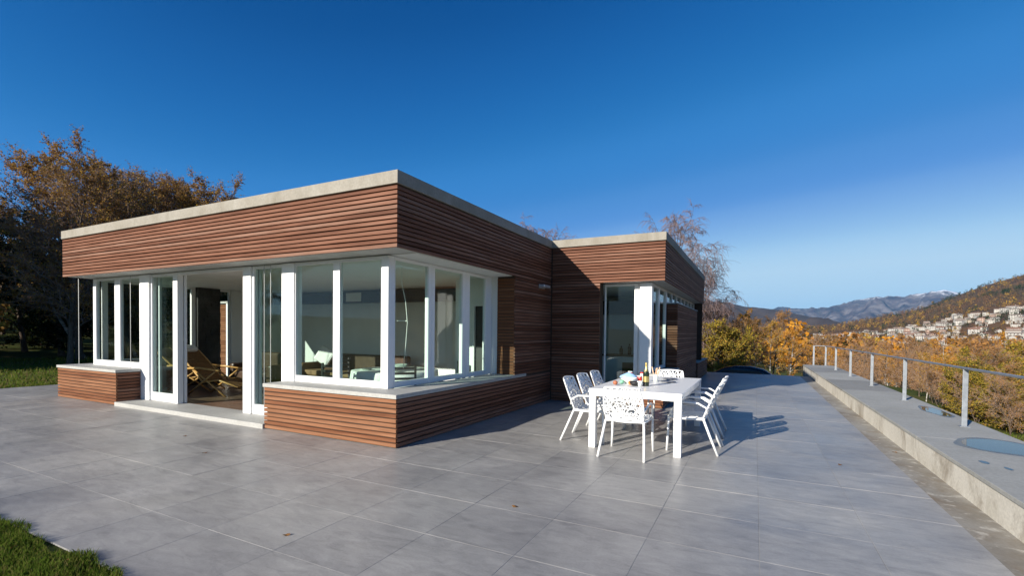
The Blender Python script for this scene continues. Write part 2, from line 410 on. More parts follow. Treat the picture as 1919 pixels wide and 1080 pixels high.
def hill_pt(c, s):
    cum = [0]
    for p, q in zip(HILL, HILL[1:]): cum.append(cum[-1]+math.hypot(q[0]-p[0], q[1]-p[1]))
    d = c
    x = interp(list(zip(cum, [p[0] for p in HILL])), d); y = interp(list(zip(cum, [p[1] for p in HILL])), d); z = interp(list(zip(cum, [p[2] for p in HILL])), d)
    k = HN+(1-HN)*s; px, py = x*k, y*k; zz = HB+(z-HB)*s**HPW
    v = Vector((px, py, 0))/130; am = 7*(1-abs(2*s-1)*.75)
    return px, py, zz+am*mn.fractal(v, 1.0, 2.1, 6)

# ------------------------------------------------------------------ terrace
TX, TY = .757, .73
terrace = empty('terrace', (0, 0, 0)); tag(terrace, 'grey tiled terrace around the house', 'terrace', kind='structure')
one('terrace_base', M_GROUT, terrace, (-12.48, 5.7, -3.30, 16.15, -.30, -.0016))
def house_hole(x0, x1, y0, y1):
    return (x1 < .02 and x0 > -9.62 and y0 > .02 and not x0 < -9.6) or (x1 < 2.5 and y0 > 5.3 and x0 > -9.6)
cells = []
xi0 = int(math.floor((-12.5-1.19)/TX)); yj0 = int(math.floor((-3.32+1.93)/TY))
for i in range(xi0, 8):
    for j in range(yj0, 26):
        x0, x1 = 1.19+i*TX, 1.19+(i+1)*TX; y0, y1 = -1.93+j*TY, -1.93+(j+1)*TY
        x0, x1 = max(x0, -12.5), min(x1, 5.7); y0, y1 = max(y0, -3.32), min(y1, 16.15)
        if x1-x0 < .03 or y1-y0 < .03 or house_hole(x0, x1, y0, y1): continue
        d = math.hypot((x0+x1)/2-4.16, (y0+y1)/2+4.86)
        cells.append((d, x0, x1, y0, y1))
cells.sort(); tile_cache = {}
rest = MB(); g_ = .0012
for k, (d, x0, x1, y0, y1) in enumerate(cells):
    w, h = x1-x0-2*g_, y1-y0-2*g_
    if k < 300:
        key = (round(w, 3), round(h, 3))
        if key not in tile_cache:
            b = MB(); e = .0012
            b.v = [(-w/2, -h/2, -.012), (w/2, -h/2, -.012), (w/2, h/2, -.012), (-w/2, h/2, -.012), (-w/2, -h/2, -e), (w/2, -h/2, -e), (w/2, h/2, -e), (-w/2, h/2, -e),
                   (-w/2+e, -h/2+e, 0), (w/2-e, -h/2+e, 0), (w/2-e, h/2-e, 0), (-w/2+e, h/2-e, 0)]
            for a in (0, 4):
                for q in range(4): b.f.append((a+q, a+(q+1) % 4, a+4+(q+1) % 4, a+4+q)); b.m.append(0)
            b.f.append((8, 9, 10, 11)); b.m.append(0)
            tile_cache[key] = b.mesh('tile', M_TILE)
        o = put('tile', tile_cache[key], terrace); o.location = ((x0+x1)/2, (y0+y1)/2, random.uniform(-.0008, .0006))
        o.rotation_euler = (random.uniform(-.0012, .0012), random.uniform(-.0012, .0012), 0)
    else: rest.box(x0+g_, x1-g_, y0+g_, y1-g_, -.012, 0)
if rest.v: tag(rest.build('far_tiles', M_TILE, terrace), kind='stuff')

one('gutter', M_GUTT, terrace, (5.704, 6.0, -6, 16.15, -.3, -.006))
for k, (x, y, rz) in enumerate([(1.05, -2.45, .4), (-1.9, -1.32, 1.1), (-3.1, -.9, 2), (2.3, -1.1, .2), (5.1, 2.0, 1), (5.85, 3.1, 2.4)]):
    b = MB(); c = MB()
    pts = [(.03*math.cos(a)*(1+.3*math.sin(3*a)), .018*math.sin(a), .004+.006*math.sin(2*a+k)) for a in [i*.7 for i in range(9)]]
    for p, q in zip(pts, pts[1:]+pts[:1]): b.face([(0, 0, .003), p, q])
    o = b.build('fallen_leaf', M_DEAD); o.location = (x, y, .002); o.rotation_euler[2] = rz
    tag(o, 'small dry brown leaf on the tiles '+('at the front centre', 'in front of the doorway', 'left of the doorway front', 'before the dining set', 'near the gutter', 'in the gutter')[k], 'leaf', 'dry leaves on the terrace')

# ------------------------------------------------------------------ low wall, coping, railing, puddles
lw = empty('low_wall', (6.5, 6, 0)); tag(lw, 'long stained concrete low wall with broad grey coping along the terrace', 'wall')
def lwb(name, mat, *bx, bev=0):
    return one(name, mat, lw, *[(a-6.5, b_-6.5, c-6, d-6, e, f) for a, b_, c, d, e, f in bx], bev=bev)
lwb('wall_body', M_KERB, (6.0, 6.95, -6, 18.7, -1.6, .262))
ys = [-6, -2.9, -.1, 2.75, 5.6, 8.5, 11.4, 14.3, 16.9, 18.72]
for y0, y1 in zip(ys, ys[1:]):
    lwb('coping_slab', M_COPE, (5.985, 7.06, y0+.0025, y1-.0025, .262, .302), bev=.004)
RAILX = 6.77; posts = [.88, 3.88, 6.87, 9.8, 12.8, 15.77, 18.55]
rail = empty('railing', (RAILX, 6, .302)); tag(rail, 'galvanised steel railing on the coping of the low wall', 'railing')
for k, y in enumerate(posts+[18.55]):
    x = -.42 if k == len(posts) else 0
    one('post', M_STEEL, rail, (x-.03, x+.03, y-6-.009, y-6+.009, 0, .80), (x-.055, x+.055, y-6-.05, y-6+.05, 0, .010), bev=.003)
one('handrail', M_STEEL, rail, (-.032, .032, -10, 12.58, .80, .824), (-.45, -.032, 12.52, 12.58, .80, .824), bev=.004)
M_DAMP = simple('damp_stone', (.14, .14, .13), .35, 0, 14, .3)
def puddle(cx, cy, rx, ry, seed, label, z=.3035):
    b = MB(); n = 40; rs = random.Random(seed); ph = [rs.uniform(0, 6.3) for _ in range(5)]
    pts = []
    for i in range(n):
        a = 2*math.pi*i/n; r = 1+.07*math.sin(2*a+ph[0])+.05*math.sin(3*a+ph[1])+.02*math.sin(5*a+ph[2])
        pts.append((cx+rx*r*math.cos(a), cy+ry*r*math.sin(a), z))
    for p, q in zip(pts, pts[1:]+pts[:1]): b.face([(cx, cy, z), p, q])
    o = tag(b.build('puddle', M_WATER), label, 'puddle', 'puddles on the coping')
    d = MB(); big = [(min(7.055, cx+(x-cx)*(1.2+.05*math.cos(k*.9))), cy+(y-cy)*(1.17+.05*math.sin(k*.7)), z-.0008) for k, (x, y, _) in enumerate(pts)]
    for p, q in zip(big, big[1:]+big[:1]): d.face([(cx, cy, z-.0008), p, q])
    d.build('damp_margin', M_DAMP, o)
puddle(6.70, 2.50, .33, .46, 3, 'large puddle on the coping just in front of the nearest railing post')
puddle(6.86, 5.45, .13, .55, 5, 'narrow puddle at the coping edge beyond the nearest railing post')
puddle(6.22, 1.50, .03, .07, 8, 'tiny wet spot on the coping nearest the terrace side')
puddle(6.33, 1.30, .022, .06, 9, 'small thin wet spot on the coping in front of the large puddle')

# ------------------------------------------------------------------ house
ZR, ZC, ZF, ZS = 3.634, 3.462, 2.645, .708
L, Y1, X1, YB = 9.33, 5.26, 2.5, 13.6
house = empty('house', (0, 0, 0)); tag(house, 'low modern flat-roofed house clad in horizontal brown timber slats', 'house')
H = lambda name, mat, *bx, bev=0: one(name, mat, house, *bx, bev=bev)
b = MB(); e = .018
b.poly_prism([(-L-e, -e), (e, -e), (e, Y1-e), (X1+e, Y1-e), (X1+e, YB), (-L-e, YB)], ZC, ZR)
b.build('roof', M_ROOF, house, bev=.006)
b = MB(); b.poly_prism([(-L+.05, .04), (-.04, .04), (-.04, Y1+.04), (X1-.04, Y1+.04), (X1-.04, YB-.05), (-L+.05, YB-.05)], ZF+.012, ZC-.002)
b.build('wall', M_DARK, house)                                        # sheathing behind the fascia slats
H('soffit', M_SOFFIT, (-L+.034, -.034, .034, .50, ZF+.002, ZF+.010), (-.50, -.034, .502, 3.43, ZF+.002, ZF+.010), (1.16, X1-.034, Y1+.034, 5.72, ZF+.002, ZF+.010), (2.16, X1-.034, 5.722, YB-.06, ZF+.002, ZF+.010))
PIT = .0628
def slats(ax, a0, a1, face, n, z0, mat, sign=1, pitch=PIT):
    """rows of horizontal slats along axis ax from a0 to a1; face = plane of the outer side; the slats sit 26 mm deep behind it"""
    hgt, dp = pitch-.0165, .030; Ln = a1-a0
    b = MB(); c = .003
    prof = [(0, c), (0, hgt-c), (c, hgt), (dp, hgt), (dp, 0), (c, 0)]
    P0 = []; P1 = []
    for d, z in prof:
        dd = face+sign*d-face
        P0.append((0, dd, z) if ax == 0 else (dd, 0, z)); P1.append((Ln, dd, z) if ax == 0 else (dd, Ln, z))
    k = len(prof); b.v = P0+P1
    for i in range(k): b.f.append((i, (i+1) % k, k+(i+1) % k, k+i)); b.m.append(0)
    b.f.append(tuple(range(k))); b.f.append(tuple(range(2*k-1, k-1, -1))); b.m += [0, 0]
    me = b.mesh('slat', mat)
    for i in range(n):
        o = put('slat', me, house); j = random.uniform(-.0015, .0015)
        o.location = (a0, face+j, z0+i*pitch+random.uniform(-.0015, .0015)) if ax == 0 else (face+j, a0, z0+i*pitch+random.uniform(-.0015, .0015))
ZF0 = ZF-.004
slats(0, -L, 0, 0, 13, ZF0, M_SLATX)                     # front fascia, sunlit
slats(1, .028, Y1-.0, 0, 13, ZF0, M_SLATY, -1)           # side fascia, shaded
slats(0, .03, X1, Y1, 13, ZF0, M_SLATX)                  # wing fascia
slats(1, Y1+.028, YB, X1, 13, ZF0, M_SLATY, -1)
slats(0, -2.62, 0, 0, 10, .012, M_PLANX, pitch=.0645)                  # bench below the bay window
slats(1, .028, Y1, 0, 10, .012, M_SLATY, -1, .0645)
slats(0, -9.6, -7.1, 0, 10, .012, M_PLANX, pitch=.0645)                # left bench
slats(1, .03, .50, -7.1, 10, .012, M_SLATY, -1, .0645)
slats(1, 3.45, Y1, 0, 31, ZF0-31*PIT, M_SLATY, -1)       # side wall beyond the bay
slats(0, .03, 1.14, Y1, 42, ZF0-42*PIT, M_SLATX)         # wing wall
slats(0, 2.0, X1, Y1, 10, .012, M_PLANX, pitch=.0645)
slats(1, Y1+.03, 7.49, X1, 10, .012, M_SLATY, -1, .0645)
slats(0, 2.2, 2.45, 7.5, 36, .02, M_SLATX)
slats(1, 7.53, 11.9, 2.45, 36, .02, M_SLATY, -1)
slats(1, 11.93, 15.3, 2.5, 9, .02, M_SLATY, -1)
# backing bodies behind the lower slats
H('bench', M_DARK, (-2.59, -.03, .03, .44, .0, .648), (-.44, -.03, .442, 3.46, .0, .648))
H('bench', M_DARK, (-9.57, -7.13, .03, .52, .0, .648))
H('wall', M_DARK, (-.40, -.03, 3.462, Y1+.03, 0, ZF), )
H('wall', M_DARK, (-.30, 1.12, Y1+.032, 5.60, 0, ZF), (2.03, X1-.03, Y1+.03, 5.44, 0, .645), (2.2, X1-.03, 5.442, 7.5, 0, .645))
H('cabinet_box', M_DARK, (1.9, 2.42, 7.53, 11.9, 0, 2.29), (1.9, 2.47, 11.905, 15.28, 0, .57))
H('box_lid', M_COPE, (1.9, 2.465, 7.49, 11.92, 2.292, 2.318), (1.9, 2.515, 11.93, 15.3, .587, .61))
H('reveal', M_PLANX, *[(-.40, -.03, 3.452, 3.461, .72+i*PIT, .72+i*PIT+.05) for i in range(30)])
H('sill', M_SILL, (-2.64, .016, -.016, .50, .652, ZS), (-.50, .016, .502, 3.95, .652, ZS), bev=.004)
H('sill', M_SILL, (-9.62, -7.08, -.016, .55, .652, ZS), bev=.004)
H('sill', M_SILL, (1.98, X1+.016, Y1-.016, 5.5, .652, ZS), (2.22, X1+.016, 5.502, 7.485, .652, ZS), bev=.004)
H('threshold', M_SILL, (-7.1, -2.62, -.03, .62, -.02, .075), bev=.006)
H('floor', M_FLOOR, (-9.2, -.1, .622, 13, -.02, .055), (-.098, 2.2, 5.62, 13, -.02, .055))
H('ceiling', M_CEIL, (-9.2, -.1, .51, 13, ZF-.008, ZF+.008), (-.098, 2.15, 5.73, 13, ZF-.008, ZF+.008))
H('side_wall_lamp_plate', M_LAMP, (.0, .012, 4.56, 4.86, 2.50, 2.585))
b = MB(); b.box(.012, .14, 4.54, 4.88, 2.515, 2.575); lamp = b.build('wall_lamp', M_LAMP, house, bev=.012)

# glazing --------------------------------------------------------------
WY, WX = .45, -.53
def framex(name, x0, x1, y, z0, z1, bl, br, bb, bt, panes=1, dp=.07, mull=None):
    """glazed frame in a plane of constant y; the pane is its child"""
    b = MB()
    b.box(x0, x0+bl, y, y+dp, z0, z1); b.box(x1-br, x1, y, y+dp, z0, z1)
    b.box(x0+bl, x1-br, y+.004, y+dp-.004, z0, z0+bb); b.box(x0+bl, x1-br, y+.004, y+dp-.004, z1-bt, z1)
    if mull: b.box(mull[0], mull[1], y+.002, y+dp-.002, z0+bb, z1-bt)
    o = b.build(name, M_WHITE, house, bev=.004)
    spans = [(x0+bl, x1-br)] if not mull else [(x0+bl, mull[0]), (mull[1], x1-br)]
    for a, c in spans: one('pane', M_GLASS, o, (a-.004, c+.004, y+dp*.5-.004, y+dp*.5+.004, z0+bb-.004, z1-bt+.004))
    return o
def framey(name, y0, y1, x, z0, z1, bl, br, bb, bt, dp=.07):
    b = MB()
    b.box(x-dp, x, y0, y0+bl, z0, z1); b.box(x-dp, x, y1-br, y1, z0, z1)
    b.box(x-dp+.004, x-.004, y0+bl, y1-br, z0, z0+bb); b.box(x-dp+.004, x-.004, y0+bl, y1-br, z1-bt, z1)
    o = b.build(name, M_WHITE, house, bev=.004)
    one('pane', M_GLASS, o, (x-dp*.5-.004, x-dp*.5+.004, y0+bl-.004, y1-br+.004, z0+bb-.004, z1-bt+.004))
    return o
ZT = ZF-.014
framex('window', -2.49, -.655, WY, ZS, ZT, .012, .02, .10, .05, mull=(-1.64, -1.50))
H('corner_post', M_WHITE, (-.652, WX, WY-.01, WY+.12, ZS, ZT), bev=.006)
H('post', M_WHITE, (-2.79, -2.495, WY-.02, WY+.14, .077, ZT), bev=.006)
framex('side_light', -3.595, -2.795, WY+.02, .077, ZT, .05, .05, .17, .05)
H('post', M_WHITE, (-3.81, -3.6, WY-.01, WY+.12, .077, ZT), bev=.006)
framex('side_light', -6.79, -5.96, WY+.02, .077, ZT, .04, .05, .17, .05)
H('post', M_WHITE, (-5.955, -5.80, WY-.01, WY+.10, .077, ZT), bev=.006)
H('post', M_WHITE, (-7.13, -6.795, WY-.02, WY+.14, .077, ZT), bev=.006)
framex('window', -9.12, -7.135, WY, ZS, ZT, .13, .05, .12, .05, mull=(-8.19, -7.96))
for x0, x1, hx in ((-6.74, -5.80, -5.83), (-3.60, -2.83, -3.58)):        # sliding leaves standing open behind the side lights
    d = framex('sliding_door', x0, x1, WY+.12, .08, ZT, .06, .06, .15, .06, dp=.05)
    one('handle', M_CABLE, d, (hx-.012, hx+.012, WY+.10, WY+.118, .95, 1.30))
H('head_track', M_WHITE, (-5.80, -3.815, WY+.0, WY+.12, ZT-.05, ZT+.001))
# right-hand side of the bay
for y0, y1, a, c in ((.572, 1.47, .02, .085), (1.475, 2.50, .085, .11), (2.505, 3.44, .13, .22)):
    framey('window', y0, y1, WX, ZS, ZT, a, c, .085, .05)
# left end of the house: glazed
framey('window', .60, 2.2, -9.05, ZS, ZT, .10, .10, .1, .05); framey('window', 2.205, 2.62, -9.05, ZS, ZT, .06, .10, .1, .05); framey('window', 3.24, 3.55, -9.05, .07, ZT, .02, .03, .1, .05)
H('bench', M_DARK, (-9.57, -9.0, .53, 2.6, 0, .648)); H('sill', M_SILL, (-9.62, -8.98, .555, 2.61, .652, ZS))
H('wall', M_PLASTER, (-9.13, -9.0, 3.555, 5.1, .055, ZT))
# interior walls
H('back_wall', M_PLASTER, (-9.0, -1.86, 5.10, 5.22, .055, ZF-.01), (-1.25, -.42, 5.10, 5.22, .055, ZF-.01), (-1.86, -1.25, 5.10, 5.22, 2.2, ZF-.01))
H('clerestory_band', M_BAND, (-8.9, -.45, 4.82, 5.098, 2.30, 2.60))  # added dark box standing in for the dark clerestory windows
H('band_panel', M_PLASTER, (-5.9, -5.35, 4.80, 4.819, 2.33, 2.57))  # pale square set on the dark clerestory band
H('door_surround', M_WHITE, (-1.93, -1.86, 5.06, 5.10, .055, 2.27), (-1.25, -1.18, 5.06, 5.10, .055, 2.27), (-1.86, -1.25, 5.06, 5.10, 2.2, 2.27))
H('passage_wall', M_BAND, (-2.6, -.6, 6.6, 6.7, .055, ZF-.01))
H('partition', M_PLASTER, (-1.42, -1.0, 3.50, 3.60, .055, ZF-.01), (-.56, -.43, 3.50, 3.60, .055, ZF-.01), (-1.0, -.56, 3.50, 3.60, 2.12, ZF-.01))
H('dark_opening', M_BAND, (-.95, -.61, 3.53, 3.57, .06, 2.07))  # near-black panel: the dark of the open doorway put into its colour
H('door_surround', M_WHITE, (-1.0, -.95, 3.48, 3.61, .055, 2.12), (-.61, -.56, 3.48, 3.61, .055, 2.12), (-.95, -.61, 3.48, 3.61, 2.07, 2.12))
H('end_wall', M_PLASTER, (-.42, -.41, 3.47, 5.08, .055, ZF-.01))
ch = H('chimney_breast', M_STONE, (-9.3, -8.98, 2.63, 3.23, .055, ZF-.01))
rs = random.Random(3); courses = MB(); z = .06
while z < 2.5:
    hh = rs.uniform(.05, .10); y = 2.63
    while y < 3.18:
        w = rs.uniform(.10, .26); courses.box(-8.979, -8.979+rs.uniform(.008, .04), y+.005, min(y+w, 3.23)-.005, z+.004, min(z+hh, 2.56)-.004); y += w
    z += hh
tag(courses.build('stone', M_STONE, ch), kind='stuff')
# glazing of the wing
framex('window', 1.15, 1.90, 5.60, .08, ZT, .03, .09, .10, .05)
H('corner_post', M_WHITE, (1.95, 2.20, 5.50, 5.70, ZS, ZT), (1.905, 1.948, 5.60, 5.70, .08, ZT), bev=.006)
framey('window', 5.72, 6.5, 2.18, ZS, ZT, .03, .09, .08, .05); framey('window', 6.505, 7.48, 2.18, ZS, ZT, .06, .06, .08, .05)
for k in range(7): framey('window', 7.54+k*.86, 7.54+(k+1)*.86-.006, 2.18, 2.32 if k < 5 else .62, ZT, .05, .05, .05, .03)
H('post', M_WHITE, (2.08, 2.19, 13.56, 13.64, .62, ZT))
H('wall', M_DARK, (-L+.05, X1-.05, YB-.04, YB+.0, 0, ZF+.01)); H('wall', M_PLASTER, (-.2, 2.1, 9.4, 9.5, .055, ZF-.01))
H('wall_unit', M_BAND, (-.2, 1.88, 9.05, 9.39, 2.1, 2.5))
H('back_wall', M_PLASTER, (-.3, -.2, 5.62, 9.4, .055, ZF-.01))
kc = empty('kitchen_counter', (1.2, 8.4, .055)); tag(kc, 'white kitchen counter with black worktop inside the wing window', 'counter')
one('cabinet', M_PLASTER, kc, (-.9, .55, -.3, .3, .08, .86)); one('worktop', M_BLACK, kc, (-.94, .59, -.34, .34, .862, .9)); one('oven', M_BLACK, kc, (-.25, .35, -.315, -.302, .15, .7))
for k, (x, h) in enumerate(((-.35, .24), (-.12, .3), (.1, .2), (.3, .26))):
    b = MB(); b.lathe([(.0, 0), (.045, 0), (.05, h*.6), (.018, h*.78), (.018, h), (0, h)], n=12)
    o = b.build('bottle', M_BLACK, None, True); o.location = (1.2+x, 8.35, .957)
    tag(o, 'dark bottle on the kitchen counter, '+('leftmost', 'tall second from left', 'short third from left', 'rightmost')[k], 'bottle', 'bottles on the kitchen counter')
# thin vertical cables beside the bay
for x, y in ((-9.40, .30), (-9.28, .62), (-3.18, .40), (-3.02, .40), (-7.42, .40)):
    b = MB(); b.tube([(x, y, ZS if x < -9 or x < -7 else .08), (x, y, 1.6), (x, y, ZF-.012)], .006, 6); b.build('cable', M_CABLE, house)
# pier at the end of the house, seen through the rooms
pier = empty('garden_pier', (-9.95, 3.92, 0)); tag(pier, 'slatted timber pier with white edge seen through the open doorway', 'pier')
one('core', M_DARK, pier, (-.27, .13, .03, .3, -.06, 2.3)); one('white_edge', M_WHITE, pier, (.132, .24, .0, .3, -.06, 2.3)); one('cap', M_SILL, pier, (-.30, .26, -.02, .32, 2.302, 2.36))
sl = MB(); sl.box(-.27, .13, 0, .028, 0, .05); me = sl.mesh('slat', M_PLANX)
for i in range(36): o = put('slat', me, pier); o.location = (0, 0, .0+i*.0632)

# ------------------------------------------------------------------ furniture inside
tb = empty('dining_table', (-2.2, 2.55, .055)); tag(tb, 'round indoor dining table under a white cloth behind the bay window', 'table')
b = MB(); b.lathe([(0, .69), (.82, .69), (.82, .715), (0, .715)], n=28); b.build('tabletop', M_BLACKWOOD, tb)
for a in range(4):
    c, s = math.cos(a*1.5708+.78)*.4, math.sin(a*1.5708+.78)*.4; one('leg', M_BLACKWOOD, tb, (c-.03, c+.03, s-.03, s+.03, 0, .69))
b = MB(); n = 48
def cl(r, z, k): return [( (r+k*math.sin(8*2*math.pi*j/n))*math.cos(2*math.pi*j/n), (r+k*math.sin(8*2*math.pi*j/n))*math.sin(2*math.pi*j/n), z) for j in range(n)]
rings = [cl(.001, .722, 0), cl(.8, .722, 0), cl(.84, .712, .003), cl(.855, .6, .012), cl(.885, .25, .04)]
for r in rings: b.v += r
for i in range(len(rings)-1):
    for j in range(n): b.f.append((i*n+j, i*n+(j+1) % n, (i+1)*n+(j+1) % n, (i+1)*n+j)); b.m.append(0)
o = b.build('tablecloth', M_LINEN, None, True); o.location = (-2.2, 2.55, .055); tag(o, 'white tablecloth draped over the indoor dining table', 'tablecloth')
M_PLATE = simple('glazed_china', (.72, .76, .70), .2)
M_FRUIT = simple('orange_fruit', (.55, .22, .03), .4)
for k, (x, y) in enumerate(((-.35, -.45), (.4, -.45), (.55, .25), (-.2, .5))):
    b = MB(); b.lathe([(0, 0), (.06, 0), (.12, .018), (.125, .022), (.06, .008), (0, .006)], n=20)
    o = b.build('plate', M_PLATE, None, True); o.location = (-2.2+x, 2.55+y, .780); tag(o, 'pale plate on the white indoor tablecloth, '+('left on the window side', 'right on the window side', 'at the right end', 'on the sofa side')[k], 'plate', 'plates on the indoor table')
b = MB(); b.lathe([(0, 0), (.06, 0), (.15, .08), (.155, .085), (.14, .08), (.055, .01), (0, .01)], n=20)
o = b.build('fruit_bowl', M_PLATE, None, True); o.location = (-2.3, 2.8, .78); tag(o, 'pale green bowl in the middle of the indoor table', 'bowl')
def slat_chair(loc, rz, label):
    t = empty('dining_chair', loc, rz); tag(t, label, 'chair', 'dark chairs at the indoor table')
    one('seat', M_BLACKWOOD, t, (-.21, .21, -.20, .22, .42, .455))
    for x in (-.19, .19):
        one('leg', M_BLACKWOOD, t, (x-.018, x+.018, .17, .206, 0, .42)); one('leg', M_BLACKWOOD, t, (x-.018, x+.018, -.24, -.204, 0, .90))
    for i in range(4): one('slat', M_BLACKWOOD, t, (-.17, .17, -.236, -.214, .56+i*.09, .60+i*.09))
slat_chair((-2.55, 1.45, .055), 0, 'dark slat-backed chair on the window side of the indoor table')
slat_chair((-1.35, 1.75, .055), .8, 'dark slat-backed chair at the right end of the indoor table')
slat_chair((-1.45, 3.25, .055), 2.2, 'dark slat-backed chair behind the indoor table near the partition')
slat_chair((-3.35, 2.5, .055), -1.5, 'dark slat-backed chair on the sofa side of the indoor table')
sofa = empty('sofa', (-5.0, 4.3, .055)); tag(sofa, 'long brown sofa against the back wall behind the bay window', 'sofa')
one('base', M_TAN, sofa, (-1.4, 1.5, -.5, .35, .05, .30), bev=.03)
for x in (-1.38, -.42, .54): one('cushion', M_TAN, sofa, (x, x+.94, -.5, .10, .305, .45), bev=.04)
one('backrest', M_LEATHER, sofa, (-1.4, 1.5, .12, .36, .302, .86), bev=.05); one('armrest', M_TAN, sofa, (-1.62, -1.405, -.5, .36, .05, .62), bev=.04)
b = MB(); b.box(-.22, .22, -.06, .06, -.22, .22); o = b.build('pillow', M_LINEN, None, bev=.05); o.location = (-6.05, 4.22, .86); o.rotation_euler = (R(-12), R(30), .3)
tag(o, 'white square pillow leaning on the left end of the sofa', 'pillow')
sofa2 = empty('armchair', (-7.4, 3.3, .055)); tag(sofa2, 'dark brown leather armchair behind the reclining chairs', 'armchair')
one('seat', M_LEATHER, sofa2, (-.5, .75, -.4, .35, .08, .42), bev=.05); one('backrest', M_LEATHER, sofa2, (-.5, .75, .22, .45, .422, .88), bev=.06)
for x in (-.7, .752): one('armrest', M_LEATHER, sofa2, (x, x+.19, -.4, .45, .08, .60), bev=.05)
def recliner(loc, rz, label, cushion):
    t = empty('reclining_chair', loc, rz); tag(t, label, 'recliner', 'bamboo reclining chairs')
    sec = [(.85, .22), (.35, .36), (-.05, .30), (-.55, .80), (-.78, 1.0)]
    for x in (-.29, .29):
        b = MB(); b.tube([(x, y, z) for y, z in sec], .02, 8); b.build('side_rail', M_BAMBOO, t, True)
        b = MB(); b.tube([(x*1.05, .55, 0), (x*1.05, -.35, .62)], .02, 8); b.build('leg', M_BAMBOO, t, True)
        b = MB(); b.tube([(x*1.12, -.45, 0), (x*1.12, .35, .58)], .02, 8); b.build('leg', M_BAMBOO, t, True)
        b = MB(); b.tube([(x*1.2, .42, .57), (x*1.2, -.1, .62), (x*1.2, -.42, .60)], .022, 8); b.build('armrest', M_BAMBOO, t, True)
    s = MB()
    for (y0, z0), (y1, z1) in zip(sec, sec[1:]):
        for i in range(9):
            k0, k1 = i/9, (i+.8)/9
            a = Vector((0, y0+(y1-y0)*k0, z0+(z1-z0)*k0)); c = Vector((0, y0+(y1-y0)*k1, z0+(z1-z0)*k1)); u = Vector((0, 0, .012))
            q = [Vector((x, p.y, p.z))+o_ for o_ in (Vector(), u) for p, x in ((a, -.27), (a, .27), (c, .27), (c, -.27))]
            k = len(s.v); s.v += [tuple(p) for p in q]
            for f in ((3, 2, 1, 0), (4, 5, 6, 7), (0, 1, 5, 4), (1, 2, 6, 5), (2, 3, 7, 6), (3, 0, 4, 7)): s.f.append(tuple(k+j for j in f)); s.m.append(0)
    s.build('sling', M_SLING, t)
    if cushion:
        b = MB(); b.box(-.2, .2, -.09, .09, -.045, .045); o = b.build('head_cushion', M_LINEN, t, bev=.03); o.location = (0, -.74, 1.03); o.rotation_euler[0] = R(-40)
recliner((-6.75, 1.75, .055), R(-75), 'honey-coloured bamboo recliner with a white head cushion inside the doorway', True)
recliner((-8.0, 2.0, .055), R(-60), 'bamboo recliner without cushion, partly hidden by the open door leaf', False)
pl = empty('pendant_lamp', (-1.15, 1.5, ZF-.01)); tag(pl, 'pale hanging lamp on a thin cord inside the bay corner', 'lamp')
b = MB(); b.tube([(-.04, 0, 0), (-.02, 0, -.3), (.06, 0, -.6), (.10, 0, -.95), (.07, 0, -1.3), (.02, 0, -1.72)], .006, 6); b.build('cord', M_LINEN, pl, True)
b = MB(); b.tube([(-.12, 0, -.92), (.09, 0, -.92)], .008, 6); b.build('arm', M_LINEN, pl)

# ------------------------------------------------------------------ dining set on the terrace
tab = empty('outdoor_table', (2.77, 2.56, 0)); tag(tab, 'large white metal dining table standing on the terrace', 'table')
one('tabletop', M_CHAIR, tab, (-.60, .60, -1.20, 1.20, .765, .80), bev=.004)
one('apron', M_CHAIR, tab, (-.50, .50, -1.18, -1.155, .70, .764), (-.50, .50, 1.155, 1.18, .70, .764), (-.58, -.555, -1.1, 1.1, .70, .764), (.555, .58, -1.1, 1.1, .70, .764))
for x in (-1, 1):
    for y in (-1, 1): one('leg', M_CHAIR, tab, *[(min(x*.505, x*.595), max(x*.505, x*.595), min(y*1.105, y*1.195), max(y*1.105, y*1.195), 0, .764)], bev=.004)

def lattice(surf, nu, nv, seed, rad, b):
    """a forest-like web of flat branches on the surface surf(u, v)"""
    rs = random.Random(seed); P = {}
    for j in range(nv+1):
        for i in range(nu+1):
            u = (i+(.5 if j % 2 else 0)*(0 < i < nu))/nu; v = j/nv
            if 0 < i < nu: u += rs.uniform(-.22, .22)/nu
            if 0 < j < nv: v += rs.uniform(-.22, .22)/nv
            P[i, j] = (min(1, max(0, u)), v)
    for j in range(nv+1):
        for i in range(nu+1):
            for di, dj in ((1, 0), (0, 1), (1 if j % 2 else -1, 1)):
                q = (i+di, j+dj)
                if q not in P: continue
                edge = (dj == 0 and j in (0, nv)) or (di == 0 and i in (0, nu))
                if not edge and rs.random() < (.42 if dj == 0 else .12): continue
                a, c = P[i, j], P[q]
                pts = [surf(a[0]+(c[0]-a[0])*t, a[1]+(c[1]-a[1])*t) for t in (0, .5, 1)]
                b.tube(pts, rad*(1.25 if edge else rs.uniform(.75, 1.1)), 5, 0, False)
def seat_s(u, v):   # v: 0 front .. 1 rear
    x = (u-.5)*(.50-.05*v); return (x, .25-.45*v, .455-.035*math.sin(math.pi*min(1, v*1.1))-.02*(1-(2*u-1)**2)+(.02*(1-v)))
def back_s(u, v):   # v: 0 bottom .. 1 top
    w = .46+.05*math.sin(math.pi*v*.8)-.06*v*v
    return ((u-.5)*w, -.205-.16*v-.02*v*v-.045*(1-(2*u-1)**2)*(.4+.6*v)+.03, .435+.455*v-.015*(2*u-1)**2*v)
